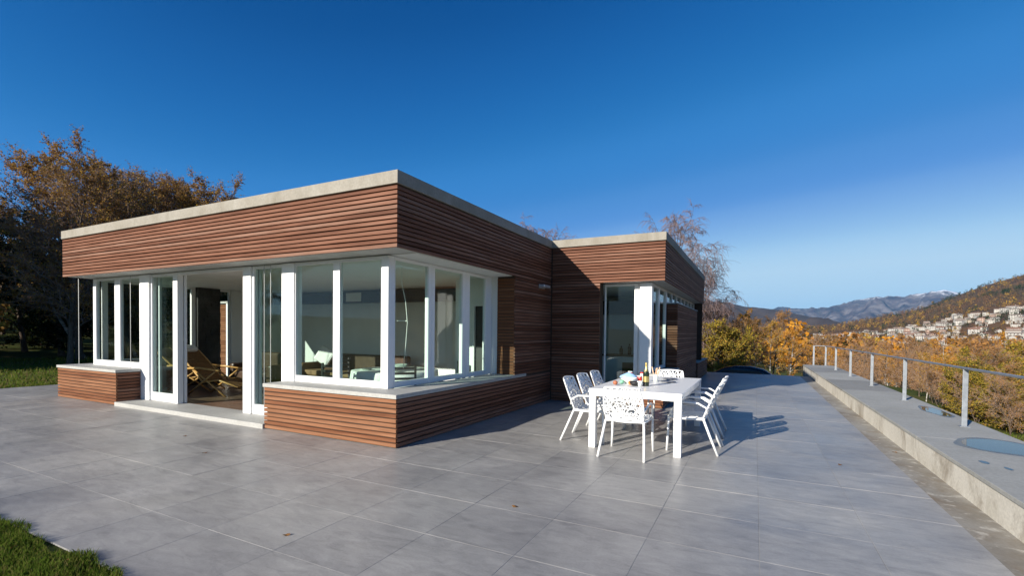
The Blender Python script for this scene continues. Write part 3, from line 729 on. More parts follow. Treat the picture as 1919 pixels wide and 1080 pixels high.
def make_chair():
    t = empty('garden_chair')
    b = MB(); lattice(seat_s, 10, 10, 11, .0098, b); b.build('seat', M_CHAIR, t, True)
    b = MB(); lattice(back_s, 10, 13, 23, .0092, b); b.build('backrest', M_CHAIR, t, True)
    for s in (-1, 1):
        b = MB(); b.tube([(s*.275, .255, 0), (s*.265, .245, .25), (s*.262, .24, .46)], .0155, 8); b.build('leg', M_CHAIR, t, True)
        b = MB(); b.tube([(s*.285, -.37, 0), (s*.262, -.27, .24), (s*.24, -.19, .44)], .0155, 8); b.build('leg', M_CHAIR, t, True)
        b = MB(); b.tube([(s*.262, .24, .46), (s*.268, .20, .55), (s*.275, .13, .635), (s*.278, .05, .66), (s*.275, -.12, .655), (s*.255, -.22, .60), (s*.235, -.235, .52)], .013, 8); b.build('armrest', M_CHAIR, t, True)
        b = MB(); b.tube([(s*.262, .24, .445), (s*.255, 0, .44), (s*.24, -.19, .44)], .013, 8); b.build('seat_rail', M_CHAIR, t, True)
    b = MB(); b.tube([(-.24, -.19, .44), (.24, -.19, .44)], .012, 8); b.tube([(-.262, .24, .445), (.262, .24, .445)], .012, 8); b.build('cross_rail', M_CHAIR, t, True)
    return t
GC = 'white perforated chairs round the terrace table'
ch0 = make_chair(); parts = kids(ch0)
chairs = [(2.72, 1.30, 0, 'white perforated chair at the near end of the terrace table, its back to us'),
          (2.05, 1.87, -88, 'nearest white chair on the house side of the terrace table'),
          (2.04, 2.50, -92, 'middle white chair of the three on the house side of the table'),
          (2.06, 3.12, -90, 'farthest white chair on the house side of the terrace table'),
          (3.40, 1.98, 90, 'nearest white chair on the railing side of the terrace table'),
          (3.41, 2.60, 92, 'middle white chair of the three on the railing side of the table'),
          (3.40, 3.28, 88, 'farthest white chair on the railing side of the terrace table'),
          (2.80, 3.82, 180, 'white chair at the far end of the terrace table, facing us')]
for k, (x, y, a, lab) in enumerate(chairs):
    if k == 0: c = ch0
    else:
        c = ch0.copy(); COL.objects.link(c)
        for p in parts: q = p.copy(); COL.objects.link(q); q.parent = c
    c.location = (x, y, 0); c.rotation_euler = (0, 0, R(a)); tag(c, lab, 'chair', GC)

# things on the terrace table
TZ = .8005
M_BOTTLE = simple('dark_green_bottle_glass', (.012, .022, .010), .08)
M_FOIL = simple('gold_foil', (.62, .47, .18), .35, .8)
M_RED = simple('red_gloss', (.55, .035, .02), .3)
M_BLUE = simple('light_blue_wrapper', (.30, .50, .78), .4)
M_MINT = simple('mint_green', (.22, .50, .33), .5)
M_BREAD = simple('pale_breadstick', (.72, .48, .30), .7, 0, 40, .2)
M_TERRA = simple('brown_red_crust', (.40, .13, .06), .6)
bt = empty('wine_bottle', (2.79, 2.06, TZ)); tag(bt, 'dark green bottle with gold foil neck on the terrace table', 'bottle')
b = MB(); b.lathe([(0, 0), (.042, 0), (.044, .01), (.044, .175), (.036, .21), (.018, .25), (.0, .25)], n=20); b.build('body', M_BOTTLE, bt, True)
b = MB(); b.lathe([(.0365, .2105), (.0190, .250), (.0165, .30), (.018, .318), (.016, .335), (0, .338)], n=20); b.build('foil', M_FOIL, bt, True)
b = MB(); b.lathe([(.0446, .06), (.0446, .14)], n=20); b.build('label_band', M_FOIL, bt, True)
b = MB()
for i in range(7):
    for j in range(6):
        pass
pk = MB(); n1 = 10; n2 = 6
for j in range(n2+1):
    for i in range(n1):
        a = 2*math.pi*i/n1; r = 1-.12*math.cos(j*1.3+i); w = math.sin(math.pi*(j+.35)/(n2+.7))
        pk.v.append((.13*w*r*math.cos(a), .055*w*r*math.sin(a), .14*j/n2))
for j in range(n2):
    for i in range(n1): pk.f.append((j*n1+i, j*n1+(i+1) % n1, (j+1)*n1+(i+1) % n1, (j+1)*n1+i)); pk.m.append(0)
pk.f.append(tuple(range(n1))); pk.m.append(0); pk.f.append(tuple(n2*n1+i for i in range(n1))); pk.m.append(0)
o = pk.build('snack_bag', M_BLUE, None, True); o.location = (2.43, 2.55, TZ); o.rotation_euler[2] = .3; tag(o, 'crumpled light blue bag on the terrace table', 'bag')
def bowl(name, x, y, r, h, m, label, cat):
    b = MB(); b.lathe([(0, 0), (r*.5, 0), (r*.9, h*.55), (r, h), (r*.95, h), (r*.84, h*.6), (r*.45, .008), (0, .008)], n=24)
    o = b.build(name, m, None, True); o.location = (x, y, TZ); tag(o, label, cat); return o
bowl('salad_bowl', 2.50, 2.28, .12, .085, M_PLATE, 'wide white bowl in front of the blue bag', 'bowl')
bowl('dark_bowl', 2.655, 1.99, .085, .06, M_BLACK, 'small dark bowl beside the wine bottle', 'bowl')
bowl('white_cup', 2.725, 1.96, .04, .075, M_PLATE, 'white cup between the dark bowl and the wine bottle', 'cup')
def ball(name, x, y, r, m, label, cat, sq=.9):
    b = MB(); b.lathe([(r*math.sin(math.pi*i/8), r*sq*(1-math.cos(math.pi*i/8))) for i in range(9)], n=14); o = b.build(name, m, None, True); o.location = (x, y, TZ); tag(o, label, cat); return o
def tin(name, x, y, r, h, m, label):
    t = empty(name, (x, y, TZ)); tag(t, label, 'jar')
    b = MB(); b.lathe([(0, 0), (r, 0), (r, h*.82), (r*.9, h*.86), (0, h*.86)], n=18); b.build('jar_body', m, t, True)
    b = MB(); b.lathe([(r*.92, h*.862), (r*.95, h*.865), (r*.95, h), (0, h)], n=18); b.build('lid', M_PLATE if m is not M_PLATE else M_RED, t, True)
tin('sauce_jar', 2.64, 2.35, .035, .12, M_RED, 'red jar with white lid just left of the wine bottle')
tin('juice_jar', 2.36, 2.95, .04, .13, M_RED, 'red jar with white lid behind the blue bag')
tin('white_jar', 2.62, 2.62, .035, .15, M_PLATE, 'white jar with red lid behind the wine bottle')
ball('bread_roll', 2.37, 1.98, .035, M_TERRA, 'reddish brown roll at the left edge of the terrace table', 'bread')
ball('green_apple', 2.42, 2.16, .035, M_MINT, 'green apple on the terrace table beside the white bowl', 'apple')
ball('orange', 2.56, 2.10, .033, M_FRUIT, 'orange in front of the white bowl', 'orange')
jug = empty('breadstick_glass', (2.79, 2.80, TZ)); tag(jug, 'glass tumbler of pale breadsticks behind the wine bottle', 'tumbler')
b = MB(); b.lathe([(0, 0), (.035, 0), (.042, .11), (.039, .11), (.032, .006), (0, .006)], n=18); b.build('tumbler', M_PLATE, jug, True)
rs = random.Random(4)
for i in range(9):
    a = rs.uniform(0, 6.3); d = rs.uniform(.03, .085)
    b = MB(); b.tube([(.012*math.cos(a), .012*math.sin(a), .01), (d*math.cos(a)*.6, d*math.sin(a)*.6, .12), (d*math.cos(a), d*math.sin(a), rs.uniform(.18, .24))], .008, 6); o = b.build('breadstick', M_BREAD, jug, True)
for k, (x, y) in enumerate(((2.98, 2.75), (2.93, 3.25))):
    b = MB(); b.lathe([(0, 0), (.07, 0), (.12, .012), (.125, .016), (.07, .006), (0, .005)], n=22); o = b.build('dinner_plate', simple('grey_plate', (.32, .33, .36), .3), None, True)
    o.location = (x, y, TZ); tag(o, ('flat grey plate right of the breadsticks', 'flat grey plate at the far end of the terrace table')[k], 'plate', 'grey plates on the terrace table')

# ------------------------------------------------------------------ parked car below the far end of the terrace
car = empty('parked_car', (3.3, 19.6, gz(3.3, 19.6))); tag(car, 'dark car parked below the far end of the terrace, only its roof showing', 'car')
def loft(b, secs, m=0):
    n = len(secs[0]); k = len(b.v)
    for s in secs: b.v += s
    for i in range(len(secs)-1):
        for j in range(n-1): b.f.append((k+i*n+j, k+i*n+j+1, k+(i+1)*n+j+1, k+(i+1)*n+j)); b.m.append(m)
def hullsec(x, w, z0, z1, r): return [(x, -w, z0), (x, -w, z1-r), (x, -w+r, z1), (x, 0, z1+.02), (x, w-r, z1), (x, w, z1-r), (x, w, z0)]
b = MB(); loft(b, [hullsec(x, w, .25, z, .08) for x, w, z in ((-2.15, .6, .55), (-2.1, .78, .72), (-1.2, .86, .88), (0, .88, .92), (1.3, .87, .93), (2.0, .8, .86), (2.12, .65, .6))]); b.build('body', M_CAR, car, True)
b = MB(); loft(b, [hullsec(x, w, z0, z, .10) for x, w, z0, z in ((-1.15, .72, .9, .93), (-.35, .68, .9, 1.36), (.1, .68, .9, 1.43), (.7, .68, .9, 1.42), (1.25, .64, .9, 1.30), (1.75, .68, .9, .95))]); b.build('roof', M_CAR, car, True)
b = MB()
for s in (-1, 1): b.face([(-.75, s*.735, .97), (1.35, s*.735, .97), (1.05, s*.705, 1.24), (-.35, s*.705, 1.28)])
b.build('window', M_BLACK, car)
for x in (-1.35, 1.35):
    for s in (-1, 1):
        b = MB(); b.tube([(x, s*.7, .31), (x, s*.9, .31)], .31, 20); b.build('wheel', M_RUBBER, car)

# ------------------------------------------------------------------ trees
def tree_meshes(seed, H, spread, base, n1, n2, n3, leaves, lsize, leafm, twigm, barkm, droop=.3, up=.8, r0=.13, shape='oval', stems=1, tw=.005):
    rs = random.Random(seed); T = MB(); C = MB()
    def rv(): return Vector((rs.gauss(0, 1), rs.gauss(0, 1), rs.gauss(0, 1)))
    def branch(p, d, ln, seg, wob, grav):
        pts = [p.copy()]; d = d.normalized()
        for i in range(seg):
            d = (d+rv()*wob+Vector((0, 0, grav))).normalized(); p = p+d*(ln/seg); pts.append(p.copy())
        return pts
    def at(pts, t):
        k = t*(len(pts)-1); i = min(int(k), len(pts)-2); return pts[i].lerp(pts[i+1], k-i), (pts[i+1]-pts[i]).normalized()
    def leaf(p):
        s = lsize*rs.uniform(.6, 1.35); a = rv().normalized()*s; c = rv().normalized(); c = (c-a.normalized()*c.dot(a.normalized())).normalized()*s*.7
        k = len(C.v); C.v += [tuple(p-a*.5), tuple(p+c*.5), tuple(p+a*.5), tuple(p-c*.5)]; C.f.append((k, k+1, k+2, k+3)); C.m.append(1 if rs.random() < .8 else 2)
    for stem in range(stems):
        ang = rs.uniform(0, 6.3); lean = .28 if stems > 1 else .03
        h = H*(1 if stem == 0 else rs.uniform(.7, .95))
        tr = branch(Vector((.12*math.cos(ang)*(stems > 1), .12*math.sin(ang)*(stems > 1), -.3)), Vector((lean*math.cos(ang), lean*math.sin(ang), 1)), h+.3, 9, .055, .05)
        rr0 = r0*(1 if stem == 0 else .75)
        T.tube(tr, [rr0*(1.25 if i == 0 else 1)*(1-.9*i/9)+.006 for i in range(10)], 8, 0, False)
        for i in range(n1):
            t = base+(1-base)*((i+rs.random()*.8)/n1)**.95; p, td = at(tr, min(t, .985)); az = i*2.4+rs.uniform(-.5, .5)
            q = (t-base)/(1-base)
            if shape == 'oval': ln = spread*(.35+.75*math.sin(math.pi*min(1, .18+q*.78)))
            elif shape == 'cone': ln = spread*(1.12-.9*q)
            else: ln = spread*(.9-.35*q)
            ln *= rs.uniform(.75, 1.15)
            d = Vector((math.cos(az), math.sin(az), up*rs.uniform(.6, 1.3)+q*.7))
            lb = branch(p, d, ln, 6, .13, -.02); r1 = max(.008, rr0*.34*(1-.7*q))
            T.tube(lb, [r1*(1-.85*k/6)+.003 for k in range(7)], 5, 0, False)
            for j in range(n2):
                s = .22+.78*(j+rs.random())/n2; p2, d2 = at(lb, min(s, .99))
                dd = (d2+rv()*.62+Vector((0, 0, .25-droop*.5))).normalized(); l2 = ln*.45*rs.uniform(.6, 1.2)*(1.15-.5*s)
                sb = branch(p2, dd, l2, 4, .16, -droop*.18); C.tube(sb, [r1*.38*(1-.7*k/4)+.0025 for k in range(5)], 3, 0, False)
                for m in range(n3):
                    s3 = .15+.85*(m+rs.random())/n3; p3, d3 = at(sb, min(s3, .99))
                    d4 = (d3+rv()*.7-Vector((0, 0, droop*.8))).normalized(); l3 = max(.18, l2*.5*rs.uniform(.5, 1.2))
                    tb_ = branch(p3, d4, l3, 2, .2, -droop*.3); C.tube(tb_, [tw, tw*.8, tw*.4], 3, 0, False)
                    for _ in range(int(leaves)+(1 if rs.random() < leaves-int(leaves) else 0)):
                        pp, _d = at(tb_, rs.random()); leaf(pp+rv()*lsize*.5)
    return T.mesh('trunk', barkm, True), C.mesh('crown', [twigm]+list(leafm))
KIND = {
    'bare_birch': tree_meshes(1, 9.0, 3.5, .18, 38, 12, 15, .06, .06, (M_LBROWN, M_LRUST), M_TWIGV, M_BARK, .9, .9, .11, tw=.0075),
    'orange_birch': tree_meshes(2, 6.0, 1.7, .22, 20, 8, 7, 5, .085, (M_LORANGE, M_LYELLOW), M_TWIGP, M_BIRCH, .3, .8, .06),
    'golden_birch': tree_meshes(3, 6.4, 1.6, .25, 20, 8, 7, 5, .08, (M_LYELLOW, M_LORANGE), M_TWIGP, M_BIRCH, .35, .9, .06),
    'rusty_tree': tree_meshes(4, 6.0, 2.2, .14, 22, 9, 9, 4, .07, (M_LRUST, M_LBROWN), M_TWIGP, M_BARK, .15, .8, .08),
    'bare_sapling': tree_meshes(5, 5.0, 1.5, .12, 20, 8, 8, 2, .06, (M_LRUST, M_LORANGE), M_TWIGP, M_BARK, .1, 1.1, .04, 'oval', 2),
    'yellow_green_shrub': tree_meshes(6, 3.4, 1.9, .06, 20, 8, 7, 6, .08, (M_LGREEN, M_LYELLOW), M_TWIGD, M_BARK, .1, .7, .06, 'bush', 3),
    'brown_oak': tree_meshes(7, 11.0, 4.0, .2, 32, 10, 12, 8, .085, (M_LBROWN, M_LYELLOW), M_TWIG, M_BARK, .1, .9, .16, tw=.007),
    'twiggy_tree': tree_meshes(8, 10.5, 3.4, .18, 34, 11, 13, 3.2, .075, (M_LBROWN, M_LYELLOW), M_TWIG, M_BARK, .15, 1.2, .12, tw=.007),
    'pale_stemmed_birch': tree_meshes(11, 8.5, 2.2, .35, 18, 8, 7, 3, .08, (M_LBROWN, M_LYELLOW), M_TWIGD, M_BIRCH, .3, 1.0, .11, 'oval', 2),
    'evergreen': tree_meshes(9, 9.5, 3.6, .08, 24, 9, 7, 5, .22, (M_LDARK, M_LDARK), M_TWIGD, M_BARK, .1, .5, .16),
    'dark_shrub': tree_meshes(10, 3.2, 2.0, .04, 18, 7, 6, 5, .15, (M_LDARK, M_LDARK), M_TWIGD, M_BARK, .1, .6, .06, 'bush', 3),
}
def tree(kind, x, y, s, rz, label, group, sz=None, z=None):
    t = empty(kind if kind.endswith(('tree', 'shrub', 'birch', 'sapling', 'oak')) else kind+'_tree', (x, y, (gz(x, y) if z is None else z)), rz)
    t.scale = (s, s, sz or s); tag(t, label, 'shrub' if 'shrub' in kind else 'tree', group)
    put('trunk', KIND[kind][0], t); put('crown', KIND[kind][1], t); return t
rs = random.Random(21)
LG = 'tall autumn trees on the lawn left of the house'
for x, y, k, s, lab in ((-21.0, 4.4, 'twiggy_tree', .90, 'tall twiggy tree at the left edge beyond the lawn'),
        (-24.3, 6.0, 'brown_oak', .93, 'brown-leaved tree second from the left edge beyond the lawn'),
        (-26.0, 8.6, 'twiggy_tree', 1.09, 'tallest twiggy tree of the left group, brown at its top'),
        (-23.5, 9.6, 'twiggy_tree', 1.03, 'twiggy tree left of the house with light brown pointed top'),
        (-27.1, 11.5, 'brown_oak', 1.02, 'broad brown tree in the middle of the left group'),
        (-23.4, 11.2, 'brown_oak', .92, 'golden brown tree nearest the roof at the left end of the house'),
        (-31.5, 14.5, 'brown_oak', 1.12, 'lower golden tree behind the left end of the roof'),
        (-25.8, 12.4, 'brown_oak', .92, 'golden tree sloping down to the roof, right end of the left group'),
        (-22.6, 7.3, 'brown_oak', .84, 'warm brown tree between the two twiggy trees on the left'),
        (-31.0, 11.0, 'evergreen', 1.05, 'dark evergreen behind the twiggy trees on the left'),
        (-29.0, 7.0, 'evergreen', .9, 'dark evergreen near the left edge behind the white trunks'),
        (-30.5, 15.5, 'evergreen', .95, 'dark evergreen behind the left end of the house'),
        (-33.5, 7.0, 'brown_oak', .85, 'brown tree deep in the left group behind the evergreens'),
        (-22.0, 16.5, 'evergreen', .72, 'dark evergreen just beyond the left end of the house'),
        (-19.5, 9.2, 'evergreen', .62, 'low dark evergreen close to the left end of the house'),
        (-26.4, 7.2, 'pale_stemmed_birch', .9, 'forked birch with pale stems in the shade left of the house'),
        (-25.3, 9.0, 'pale_stemmed_birch', .8, 'slim pale-stemmed birch in the shade nearest the left bench'),
        (-29.5, 3.9, 'pale_stemmed_birch', .9, 'pale-stemmed birch in the shade at the left picture edge')):
    tree(k, x, y, s*.97, rs.uniform(0, 6.3), lab, LG, s*(.80 if x < -26.5 or k == 'twiggy_tree' else .84))
for k, (x, y, s) in enumerate(((-33, 3.5, .9), (-36, 9, 1.1), (-34, 14, 1.0), (-30, 19, 1.0), (-25, 20, .9), (-38, 16, 1.2), (-24.5, 14.5, .8))):
    tree('dark_shrub', x, y, s, rs.uniform(0, 6.3), 'dark shrub below the left trees, '+('at the picture edge', 'second from the picture edge', 'behind the evergreens', 'farthest back', 'behind the end of the house', 'deepest in the wood', 'close to the house end')[k], 'dark shrubs under the left trees')
shade = []
# the same wood goes on out of the picture: it shades the lawn and shows in the window panes
for x, y, k, s in ((-27, -2.5, 'evergreen', 1.0), (-31, .5, 'evergreen', 1.1), (-29.5, -9, 'brown_oak', .95), (-28, -13.5, 'evergreen', .9), (-33, -5, 'evergreen', 1.1), (-30, -17, 'evergreen', 1.0), (-36, -11, 'evergreen', 1.2), (-24.5, -6, 'evergreen', .95), (-28.5, -6.5, 'evergreen', 1.0), (-31.5, -3.5, 'evergreen', 1.0), (-26.5, -9.5, 'evergreen', 1.0), (-34, -1.5, 'evergreen', 1.0), (-23.2, -2.8, 'evergreen', .7)):
    shade.append(tree(k, x, y, s, rs.uniform(0, 6.3), 'tall '+('evergreen' if k == 'evergreen' else 'brown oak')+' of the wood beside the lawn', 'trees of the wood beside the lawn'))
# behind the house
tree('bare_birch', -.8, 21.8, .93, 1.0, 'tall bare birch with drooping branches behind the wing roof', 'bare birches behind the house')
tree('bare_birch', 1.3, 23.2, .68, 2.2, 'smaller bare birch drooping right of the wing roof', 'bare birches behind the house')
tree('bare_birch', -13.2, 36.6, 1.33, 2.9, 'bare birch top showing above the roof where the two blocks meet', 'bare birches behind the house')
tree('bare_birch', -16.2, 35.4, 1.30, .4, 'faint bare treetop showing above the dark roof edge', 'bare birches behind the house')
# beyond the end of the terrace
for x, y, k, s, lab in ((2.9, 22.5, 'yellow_green_shrub', .92, 'leafy yellow-green shrub beside the far corner of the wing'),
        (2.0, 23.8, 'rusty_tree', .66, 'reddish twiggy tree behind the yellow-green shrub'),
        (3.7, 25.0, 'rusty_tree', .58, 'rusty tree between the shrub and the orange birches'),
        (4.2, 28.0, 'orange_birch', .64, 'orange birch with white trunk left of the terrace end centre'),
        (5.2, 30.0, 'rusty_tree', .70, 'tall russet tree behind the orange birches at the terrace end'),
        (5.0, 25.5, 'golden_birch', .54, 'golden birch standing at the end of the terrace'),
        (6.0, 27.1, 'orange_birch', .53, 'bright orange birch left of the end of the low wall'),
        (3.3, 31.0, 'orange_birch', .74, 'pale orange birch behind the dark parked car'),
        (7.3, 33.0, 'rusty_tree', .42, 'low reddish tree just left of the railing end'),
        (1.2, 28.0, 'rusty_tree', .76, 'bare reddish tree beside the far edge of the wing')):
    tree(k, x, y, s, rs.uniform(0, 6.3), lab, 'autumn trees beyond the terrace end')
# slope below the railing
kinds = ['orange_birch', 'golden_birch', 'rusty_tree', 'bare_sapling', 'bare_sapling', 'bare_sapling', 'rusty_tree', 'yellow_green_shrub']
POSTU = [1532, 1546, 1567, 1594, 1636, 1697, 1810, 2040]
GAP = ['beside the house', 'at the railing\'s far end', 'between far posts two and three', 'between far posts three and four', 'between far posts four and five', 'between nearest posts two and three', 'between the two nearest posts', 'right of the nearest post']
def gap(x, y):
    an = math.atan2(x-4.163, y+4.86)+.4707; u = 959.5+895.3*math.tan(an)
    for p, g in zip(POSTU, GAP):
        if u < p: return g
    return GAP[-1]
LBL = {'orange_birch': 'orange birch', 'golden_birch': 'golden birch', 'rusty_tree': 'russet half-bare tree', 'bare_sapling': 'thin bare sapling', 'yellow_green_shrub': 'yellow-green shrub'}
ROW = ['behind the railing', 'down the slope', 'in mid-slope', 'low on the slope', 'far down the slope']
ORD = ['leftmost', 'second from left', 'third from left', 'fourth from left', 'fifth from left', 'sixth from left', 'seventh from left', 'eighth from left', 'ninth from left', 'tenth from left', 'eleventh from left', 'twelfth from left', 'thirteenth from left']
def single_out(objs):
    g = {}
    for o in objs: g.setdefault(o['label'], []).append(o)
    for lab, os_ in g.items():
        if len(os_) < 2: continue
        os_.sort(key=lambda o: math.atan2(o.location.x-4.163, o.location.y+4.86))
        for k, o in enumerate(os_): o['label'] = lab+', '+('rightmost' if k == len(os_)-1 else ORD[k] if k < len(ORD) else 'amid others')
slope_trees = []; town = []
cnt = 0
for ring, (d0, d1, n, top) in enumerate(((11.5, 15, 16, .80), (15, 20, 24, .75), (20, 30, 30, .55), (30, 46, 28, .2), (46, 75, 26, -.1))):
    for i in range(n):
        u = 1540+(2000-1540)*(i+rs.random())/n; an = -.4707+math.atan((u-959.5)/895.3); d = rs.uniform(d0, d1)
        x, y = 4.16+d*math.sin(an), -4.86+d*math.cos(an)
        if x < 8.3: x = 8.3+rs.random()
        k = rs.choice(kinds if ring < 2 else kinds[:-1]); hh = {'orange_birch': 6, 'golden_birch': 6.4, 'rusty_tree': 6, 'bare_sapling': 5, 'yellow_green_shrub': 3.4}[k]*1.08
        g = gz(x, y); tz = top+rs.gauss(0, .25)*(1+ring*.5)+(rs.random() < .13)*ring*.42; s = max(.2, (tz-g)/hh)
        slope_trees.append(tree(k, x, y, s, rs.uniform(0, 6.3), LBL[k]+' '+ROW[ring]+', '+gap(x, y), 'young autumn trees on the slope below the railing'))

single_out(slope_trees); single_out(shade)
# ------------------------------------------------------------------ town, woods
def house_mesh(w, d, h, rh, wall, roof, hip=False):
    b = MB(); b.box(-w/2, w/2, -d/2, d/2, -3, h, 0)
    e = .5; z = h-.1
    if hip:
        A = [(-w/2-e, -d/2-e, z), (w/2+e, -d/2-e, z), (w/2+e, d/2+e, z), (-w/2-e, d/2+e, z)]; r0, r1 = (-w*.2, 0, z+rh), (w*.2, 0, z+rh)
        b.face([A[0], A[1], r1, r0], 1); b.face([A[2], A[3], r0, r1], 1); b.face([A[1], A[2], r1], 1); b.face([A[3], A[0], r0], 1)
    else:
        b.face([(-w/2-e, -d/2-e, z), (w/2+e, -d/2-e, z), (w/2+e, 0, z+rh), (-w/2-e, 0, z+rh)], 1); b.face([(w/2+e, d/2+e, z), (-w/2-e, d/2+e, z), (-w/2-e, 0, z+rh), (w/2+e, 0, z+rh)], 1)
        b.face([(-w/2, -d/2, h-.1), (-w/2, d/2, h-.1), (-w/2, 0, h+rh-.3)], 0); b.face([(w/2, d/2, h-.1), (w/2, -d/2, h-.1), (w/2, 0, h+rh-.3)], 0)
    nf = max(1, int(h/3)); nw = max(2, int(w/3.2))
    for i in range(nf):
        for j in range(nw):
            x = -w/2+w*(j+.5)/nw; zz = 1+i*3; b.box(x-.55, x+.55, -d/2-.06, -d/2+.05, zz, zz+1.4, 2)
    b.box(w*.2, w*.2+.7, .4, 1.1, h, h+rh+.9, 0)
    return b.mesh('house', [wall, roof, M_BLACK])
M_HW = [simple('house_white', (.38, .36, .325), .9, 0, .05, .3), simple('house_cream', (.40, .33, .25), .9), simple('house_pink', (.38, .27, .21), .9), simple('house_grey', (.30, .285, .26), .9)]
M_HR = [simple('terracotta_roof', (.22, .115, .075), .9), simple('brown_roof', (.15, .10, .075), .9), simple('pale_tile_roof', (.26, .185, .145), .9)]
HM = [(house_mesh(12, 9, 6, 2.2, M_HW[0], M_HR[0]), 'white gabled town house'),
      (house_mesh(10, 9, 6, 2.0, M_HW[1], M_HR[1], True), 'cream hipped-roof town house'),
      (house_mesh(16, 9, 7, 2.2, M_HW[0], M_HR[2]), 'long white town house'),
      (house_mesh(11, 10, 9, 2.0, M_HW[2], M_HR[0], True), 'pinkish three-storey town house'),
      (house_mesh(14, 10, 9, 1.6, M_HW[0], M_HR[1]), 'white town apartment house'),
      (house_mesh(9, 8, 4, 2.0, M_HW[3], M_HR[2]), 'small grey town house'),
      (house_mesh(22, 10, 6, 1.2, M_HW[0], M_HR[2]), 'wide low white town building')]
cumH = [0]
for p, q in zip(HILL, HILL[1:]): cumH.append(cumH[-1]+math.hypot(q[0]-p[0], q[1]-p[1]))
C0, C1 = cumH[2]-30, cumH[13]+60
rs = random.Random(77); spots = []
tries = 0
while len(spots) < 250 and tries < 20000:
    tries += 1
    c = rs.uniform(C0, C1); q = (c-C0)/(C1-C0)
    s = .06+.36*rs.random()**.85
    if q < .2 and s > .22: continue
    x, y, z = hill_pt(c, s)
    if mn.noise(Vector((x/70, y/110, 3.3))) < -.16 and rs.random() < .7: continue
    if any(abs(x-a)+abs(y-b_)*.7 < 11 for a, b_, _, _s in spots): continue
    spots.append((x, y, z, s))
for x, y, z, sl_ in spots:
    me, lab = HM[rs.choice([0, 0, 1, 2, 2, 3, 4, 4, 5, 6])]
    o = put('house', me); o.location = (x, y, z+.5); o.rotation_euler[2] = math.atan2(-x, y)+rs.gauss(0, .5); s = rs.uniform(.5, 1.15)*.60; o.scale = (s, s, s)
    row = 'lower rows' if sl_ < .17 else 'middle rows' if sl_ < .27 else 'upper rows'
    town.append(tag(o, lab+', '+row+', '+gap(x, y), 'house', 'houses of the far town'))
single_out(town)
def clumps(name, pts, mats, label, cat, blades=34, seed=5):
    rs = random.Random(seed); b = MB()
    for x, y, z, h, r, m in pts:
        for _ in range(blades if math.hypot(x, y) > 170 else blades*(5 if x > -30 else 3)):
            a = rs.uniform(0, 6.283); q = rs.random()**.5; zz = rs.random(); rad = r*q*(1-.75*abs(zz-.42)**1.5*1.3)
            p = Vector((x+rad*math.cos(a), y+rad*math.sin(a), z+h*(.12+.88*zz))); s = (h*.17 if math.hypot(x, y) > 170 else h*.075)*rs.uniform(.6, 1.3)
            u = Vector((rs.gauss(0, 1), rs.gauss(0, 1), rs.gauss(0, 1))).normalized()*s; v = u.cross(Vector((rs.gauss(0, 1), rs.gauss(0, 1), rs.gauss(0, 1)))).normalized()*s*.8
            k = len(b.v); b.v += [tuple(p-u*.6), tuple(p+v*.6), tuple(p+u*.6), tuple(p-v*.6)]; b.f.append((k, k+1, k+2, k+3)); b.m.append(m)
        b.tube([(x, y, z-1), (x, y, z+h*.5)], h*.018, 3, len(mats)-1, False)
    o = b.build(name, mats); tag(o, label, cat, kind='stuff')
M_HRUST = leaf_material('hill_rust', st((.11, .06, .034), (.17, .092, .048), (.23, .125, .055), (.14, .085, .05)))
M_HGOLD = leaf_material('hill_gold', st((.16, .09, .035), (.25, .14, .045), (.32, .19, .06), (.20, .12, .04)))
M_HBROWN = leaf_material('hill_brown', st((.07, .05, .035), (.11, .08, .05), (.15, .11, .06), (.09, .08, .04)))
FM = [M_LRUST, M_LBROWN, M_LORANGE, M_LDARK, M_LYELLOW, M_BARK]
pts = []
for _ in range(5200):
    c = rs.uniform(C0-150, cumH[14]); s = rs.random()**1.05
    x, y, z = hill_pt(c, s*1.0); d = math.hypot(x, y)
    m = rs.choices([0, 1, 2, 3, 4], [4, 3.2, 2.0, 2.0 if s < .5 else .5, 1.5])[0]
    if mn.noise(Vector((x/160, y/160, 9))) > .28: m = 3
    h = rs.uniform(3, 6) if s < .40 else rs.uniform(5, 9); pts.append((x, y, z, h, h*.42, m))
clumps('hillside_forest', pts, [M_HRUST, M_HBROWN, M_HGOLD, M_LDARK, M_LYELLOW, M_BARK], 'autumn woods scattered over the far hillside and among the town', 'forest', 30, 6)
pts = []
while len(pts) < 1500:
    d = 75+(430-75)*rs.random()**.8; an = R(rs.uniform(-16, 30)); x, y = 4+d*math.sin(an), -5+d*math.cos(an)
    z = gz(x, y); h = rs.uniform(3.5, 7.0)+(1.5 if d < 130 and rs.random() < .2 else 0)
    pts.append((x, y, z, h, h*.42, rs.choices([0, 1, 2, 3, 4], [4, 3, 2.2, .8, 1.6])[0]))
clumps('valley_woodland', pts, FM, 'mixed rust and orange woodland filling the valley before the town', 'woodland', 60, 8)
pts = []
while len(pts) < 420:
    x, y = rs.uniform(-120, -34), rs.uniform(-30, 80)
    if x > -42 and y < 2: continue
    h = rs.uniform(5, 10); pts.append((x, y, gz(x, y), h, h*.4, rs.choices([0, 1, 2, 3, 4], [1, 2, .2, 5, .4])[0]))
clumps('lawn_side_woodland', pts, FM, 'dark mixed woodland far beyond the lawn on the left', 'woodland', 90, 9)

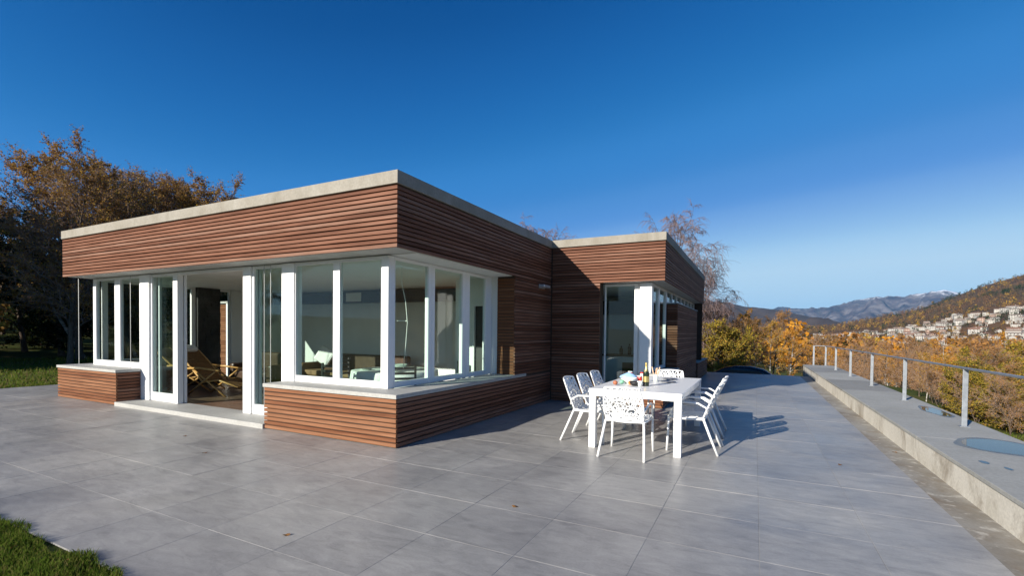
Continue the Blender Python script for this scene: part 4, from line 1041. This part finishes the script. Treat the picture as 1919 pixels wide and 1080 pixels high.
# ------------------------------------------------------------------ grass
def grass(name, spots, label, hgt, wid, seed):
    rs = random.Random(seed); b = MB()
    for x, y in spots:
        z = gz(x, y) if not (x > -12.5 and y > -3.4 and x < 6) else -.02
        h = hgt*rs.uniform(.45, 1.35)*(.72+.9*max(0, mn.noise(Vector((x*2.3, y*2.3, 4)))+.25)); a = rs.uniform(0, 6.283); w = wid*rs.uniform(.7, 1.3); ln = h*rs.uniform(.1, .8); c, s = math.cos(a), math.sin(a)
        dx, dy = rs.gauss(0, 1), rs.gauss(0, 1); q = math.hypot(dx, dy)+1e-6; dx, dy = dx/q*ln, dy/q*ln
        k = len(b.v); b.v += [(x-c*w, y-s*w, z-.02), (x+c*w, y+s*w, z-.02), (x+dx*.35+c*w*.7, y+dy*.35+s*w*.7, z+h*.6), (x+dx*.35-c*w*.7, y+dy*.35-s*w*.7, z+h*.6), (x+dx, y+dy, z+h)]
        b.f += [(k, k+1, k+2, k+3), (k+3, k+2, k+4)]; b.m += [0, 0]
    tag(b.build(name, M_GRASS), label, 'grass', kind='stuff')
rs = random.Random(5); sp = []
for _ in range(36000):
    x = rs.uniform(-3.2, 1.4); y = -3.335-abs(rs.gauss(0, .5))
    y += .05*math.sin(x*5)+.03*math.sin(x*13)
    sp.append((x, y))
for _ in range(9000): sp.append((rs.uniform(-9, -3.2), -3.33-abs(rs.gauss(0, .6))))
grass('lawn_grass', sp, 'green lawn grass at the front corner of the terrace', .056, .0042, 3)
rs2 = random.Random(12); gl_ = []
for k in range(14):
    b = MB(); x, y = rs2.uniform(-1.4, .9), -3.38-abs(rs2.gauss(0, .18)); a = rs2.uniform(0, 6.3); z = .02+rs2.uniform(-.03, .015)
    pts = [(.03*math.cos(t)*(1+.25*math.sin(3*t)), .017*math.sin(t), .006*math.sin(2*t+k)) for t in [i*.7 for i in range(9)]]
    for p, q in zip(pts, pts[1:]+pts[:1]): b.face([(0, 0, 0), p, q])
    o = b.build('fallen_leaf', M_DEAD); o.location = (x, y, z); o.rotation_euler = (rs2.uniform(-.5, .5), rs2.uniform(-.5, .5), a)
    tag(o, 'brown leaf caught in the corner grass', 'leaf', 'dry leaves in the grass'); gl_.append(o)
single_out(gl_)
sp = [(-12.52-15*rs.random()**1.6, rs.uniform(-4, 14)) for _ in range(42000)]
grass('side_lawn_grass', sp, 'mown lawn grass between the terrace and the left trees', .09, .012, 4)
sp = [(7.07+1.9*rs.random()**1.2, rs.uniform(-1, 7)) for _ in range(9000)]
grass('verge_grass', sp, 'rough grass verge outside the low wall', .07, .006, 6)

# ------------------------------------------------------------------ air
hz = bpy.data.materials.new('valley_air'); hz.use_nodes = True; ht = hz.node_tree; ht.nodes.clear()
pv = ht.nodes.new('ShaderNodeVolumePrincipled'); pv.inputs['Color'].default_value = (.17, .55, 1, 1); pv.inputs['Density'].default_value = 4.3e-5; pv.inputs['Anisotropy'].default_value = 0
ho = ht.nodes.new('ShaderNodeOutputMaterial'); ht.links.new(pv.outputs[0], ho.inputs['Volume'])
b = MB(); b.box(-9000, 9000, -4000, 12500, -60, 690)
tag(b.build('haze', hz), 'thin blue air over the valley', 'haze', kind='stuff')
